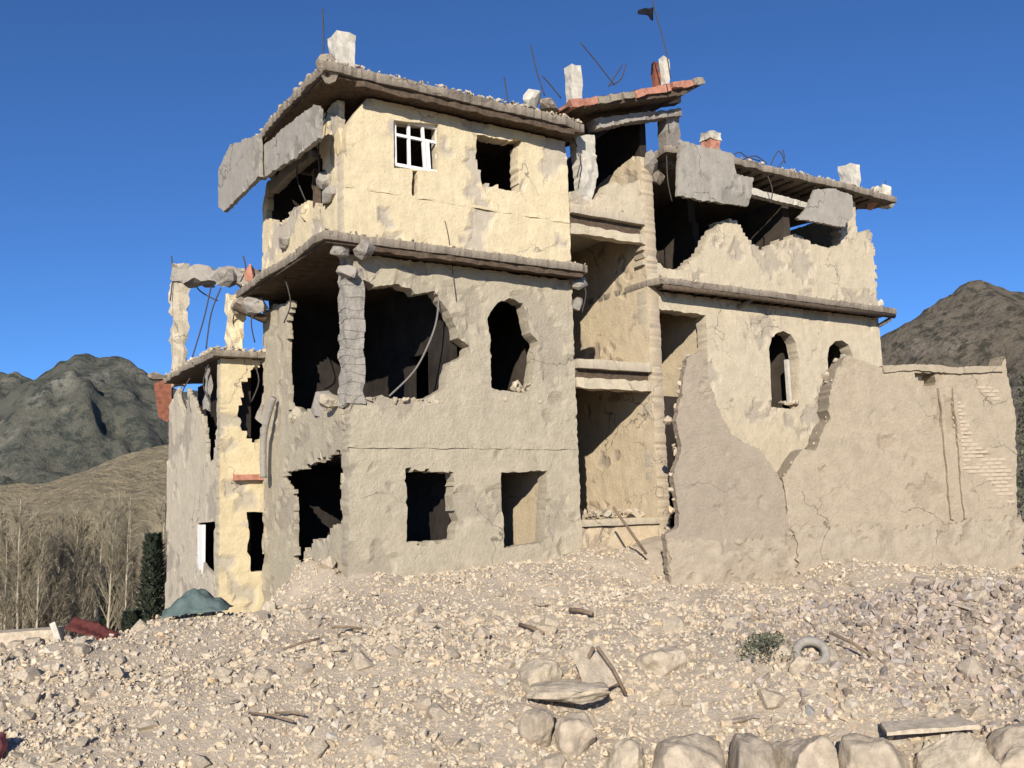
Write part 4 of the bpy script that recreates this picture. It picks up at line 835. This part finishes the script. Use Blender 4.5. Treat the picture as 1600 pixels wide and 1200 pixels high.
# ------------------------------------------------------------------ grove of bare trees in the valley
M['bark'] = plain('pale_bark', (.40, .345, .26), .3, 3); M['twig'] = plain('khaki_twigs', (.28, .24, .165), .3, .5); M['twig2'] = plain('brown_twigs', (.19, .155, .11), .3, .5)
def poplar(seed, h):
    r = random.Random(seed); Vt, Ft, Vc, Fc = [], [], [], []; pts = []; bx_, by_ = r.uniform(-.3, .3), r.uniform(-.3, .3)
    for i in range(9):
        t = i / 8; pts.append(Vector((bx_ * t * t + r.uniform(-.05, .05) * (i > 0), by_ * t * t, h * t)))
    tube_geo(pts, .10, 7, .015, Vt, Ft)
    for i in range(64):
        t = r.uniform(.18, .96); k_ = min(int(t * 8), 7); p = pts[k_].lerp(pts[k_ + 1], t * 8 - k_); a = r.uniform(0, 6.28); L = (1.05 - t) * h * .26 + .35
        d = Vector((math.cos(a) * .5, math.sin(a) * .5, 1)).normalized(); e = p + d * L; tube_geo([p, p.lerp(e, .5) + Vector((0, 0, -.05)), e], .022 * (1.2 - t) + .006, 3, .004, Vc, Fc)
        for j in range(19):
            q = p.lerp(e, r.uniform(.25, 1)); dd = (d + Vector((r.gauss(0, .55), r.gauss(0, .55), r.gauss(.1, .4)))).normalized(); l = r.uniform(.25, .75); x_ = dd.orthogonal().normalized() * .013
            s_ = len(Vc); Vc += [q - x_, q + x_, q + dd * l]; Fc.append((s_, s_ + 1, s_ + 2))
    return Vt, Ft, Vc, Fc
kinds = []
for i in range(5):
    h_ = 7.2 + (i % 3) * .6; Vt, Ft, Vc, Fc = poplar(200 + i, h_); kinds.append((mesh_from('trunk', Vt, Ft, 'bark', True), mesh_from('crown', Vc, Fc, 'twig' if i != 3 else 'twig2'), h_))
tr = random.Random(12); spots = []
for i in range(44):
    yy = tr.uniform(44, 66); px_ = -30 + 330 * (i + tr.uniform(-.4, .4)) / 44
    spots.append((( px_ - 800) / 1500 * yy * 1.0, yy, i))
for x_, y_, i in spots:
    k_ = tr.randrange(5); row_ = 'front' if y_ < 50 else ('middle' if y_ < 58 else 'back')
    col_ = 'brown twigged' if k_ == 3 else 'khaki twigged'
    t = empty('poplar_tree', (x_, y_, -6.0), tr.uniform(0, 6.28), label=f'bare {col_} poplar in the {row_} of the grove below the hill', cat='tree', group='bare poplars in the valley grove')
    s_ = tr.uniform(.82, 1.12) * (1.0 + (y_ - 52) * .008); t.scale = (s_, s_, s_)
    link(bpy.data.objects.new('trunk', kinds[k_][0]), t); link(bpy.data.objects.new('crown', kinds[k_][1]), t)
tell_apart([o for o in COL.objects if o.name.startswith('poplar_tree')], lambda o: o.location.x / o.location.y)
def conifer(loc_, h, rad, seed, label):
    t = empty('evergreen_tree', loc_, label=label, cat='tree'); r = random.Random(seed); V, F = [], []
    for _ in range(5200):
        u_ = r.random() ** .8; a = r.uniform(0, 6.28); q = rad * (1 - u_ * .72) * (.35 + .65 * r.random() ** .5) * (1 + .28 * noise.noise(Vector((math.cos(a) * 2, math.sin(a) * 2, u_ * 7 + seed))))
        c_ = Vector((q * math.cos(a), q * math.sin(a), .5 + u_ * (h - .5))); d = Vector((math.cos(a), math.sin(a), r.uniform(.1, 1.2))).normalized(); e = d.cross(Vector((0, 0, 1))).normalized(); L = r.uniform(.08, .22); s_ = len(V)
        V += [c_ - e * L * .35, c_ + d * L, c_ + e * L * .35, c_ - d * L * .5]; F.append((s_, s_ + 1, s_ + 2, s_ + 3))
    link(bpy.data.objects.new('crown', mesh_from('crown', V, F, 'evergreen')), t); tube('trunk', [(0, 0, 0), (0, 0, h * .9)], .12, 'stick', t, 7, .03)
conifer((-15.7, 42, -5.6), 6.6, 1.15, 3, 'dark green evergreen standing before the bare poplars beside the annex')
conifer((-14.6, 37.0, -5.0), 3.2, .8, 8, 'small dark evergreen low beside the tarpaulin and the grove')
conifer((-20.9, 50, -6.0), 4.6, .6, 5, 'slim low evergreen among poplar trunks near the dark red sheet')
# brushwood between the trunks
r = random.Random(3); V_, F_ = [], []
for _ in range(26000):
    yy = r.uniform(42, 66); x_ = (-50 + 370 * r.random() - 800) / 1500 * yy; hh = r.random() ** 1.6 * 2.6 * (.5 + .5 * noise.noise(Vector((x_ * .35, yy * .2, 0))) + .25)
    c_ = Vector((x_, yy, -6.1 + max(hh, 0))); d = Vector((r.gauss(0, .4), r.gauss(0, .4), 1)).normalized(); e = d.orthogonal().normalized(); e.rotate(Matrix.Rotation(r.uniform(0, 6.28), 3, d)); L = r.uniform(.15, .45); s_ = len(V_)
    V_ += [c_ - e * .02, c_ + e * .02, c_ + d * L]; F_.append((s_, s_ + 1, s_ + 2))
link(bpy.data.objects.new('undergrowth', mesh_from('undergrowth', V_, F_, 'twig2')), kind='stuff')
# pale grass down the side of the plot past the wall
r = random.Random(8); V_, F_ = [], []
for _ in range(9000):
    yy = r.uniform(8, 21); x_ = yy * r.uniform(.525, .60) ; lx, ly = to_house(x_, yy); c_ = Vector((x_, yy, float(height(x_, yy)) - .01)); a = r.uniform(0, 6.28); L = r.uniform(.08, .25); s_ = len(V_); e = Vector((math.cos(a), math.sin(a), 0)) * .008
    V_ += [c_ - e, c_ + e, c_ + Vector((r.gauss(0, .05), r.gauss(0, .05), L))]; F_.append((s_, s_ + 1, s_ + 2))
link(bpy.data.objects.new('grass', mesh_from('grass', V_, F_, 'leaf_light')), kind='stuff')
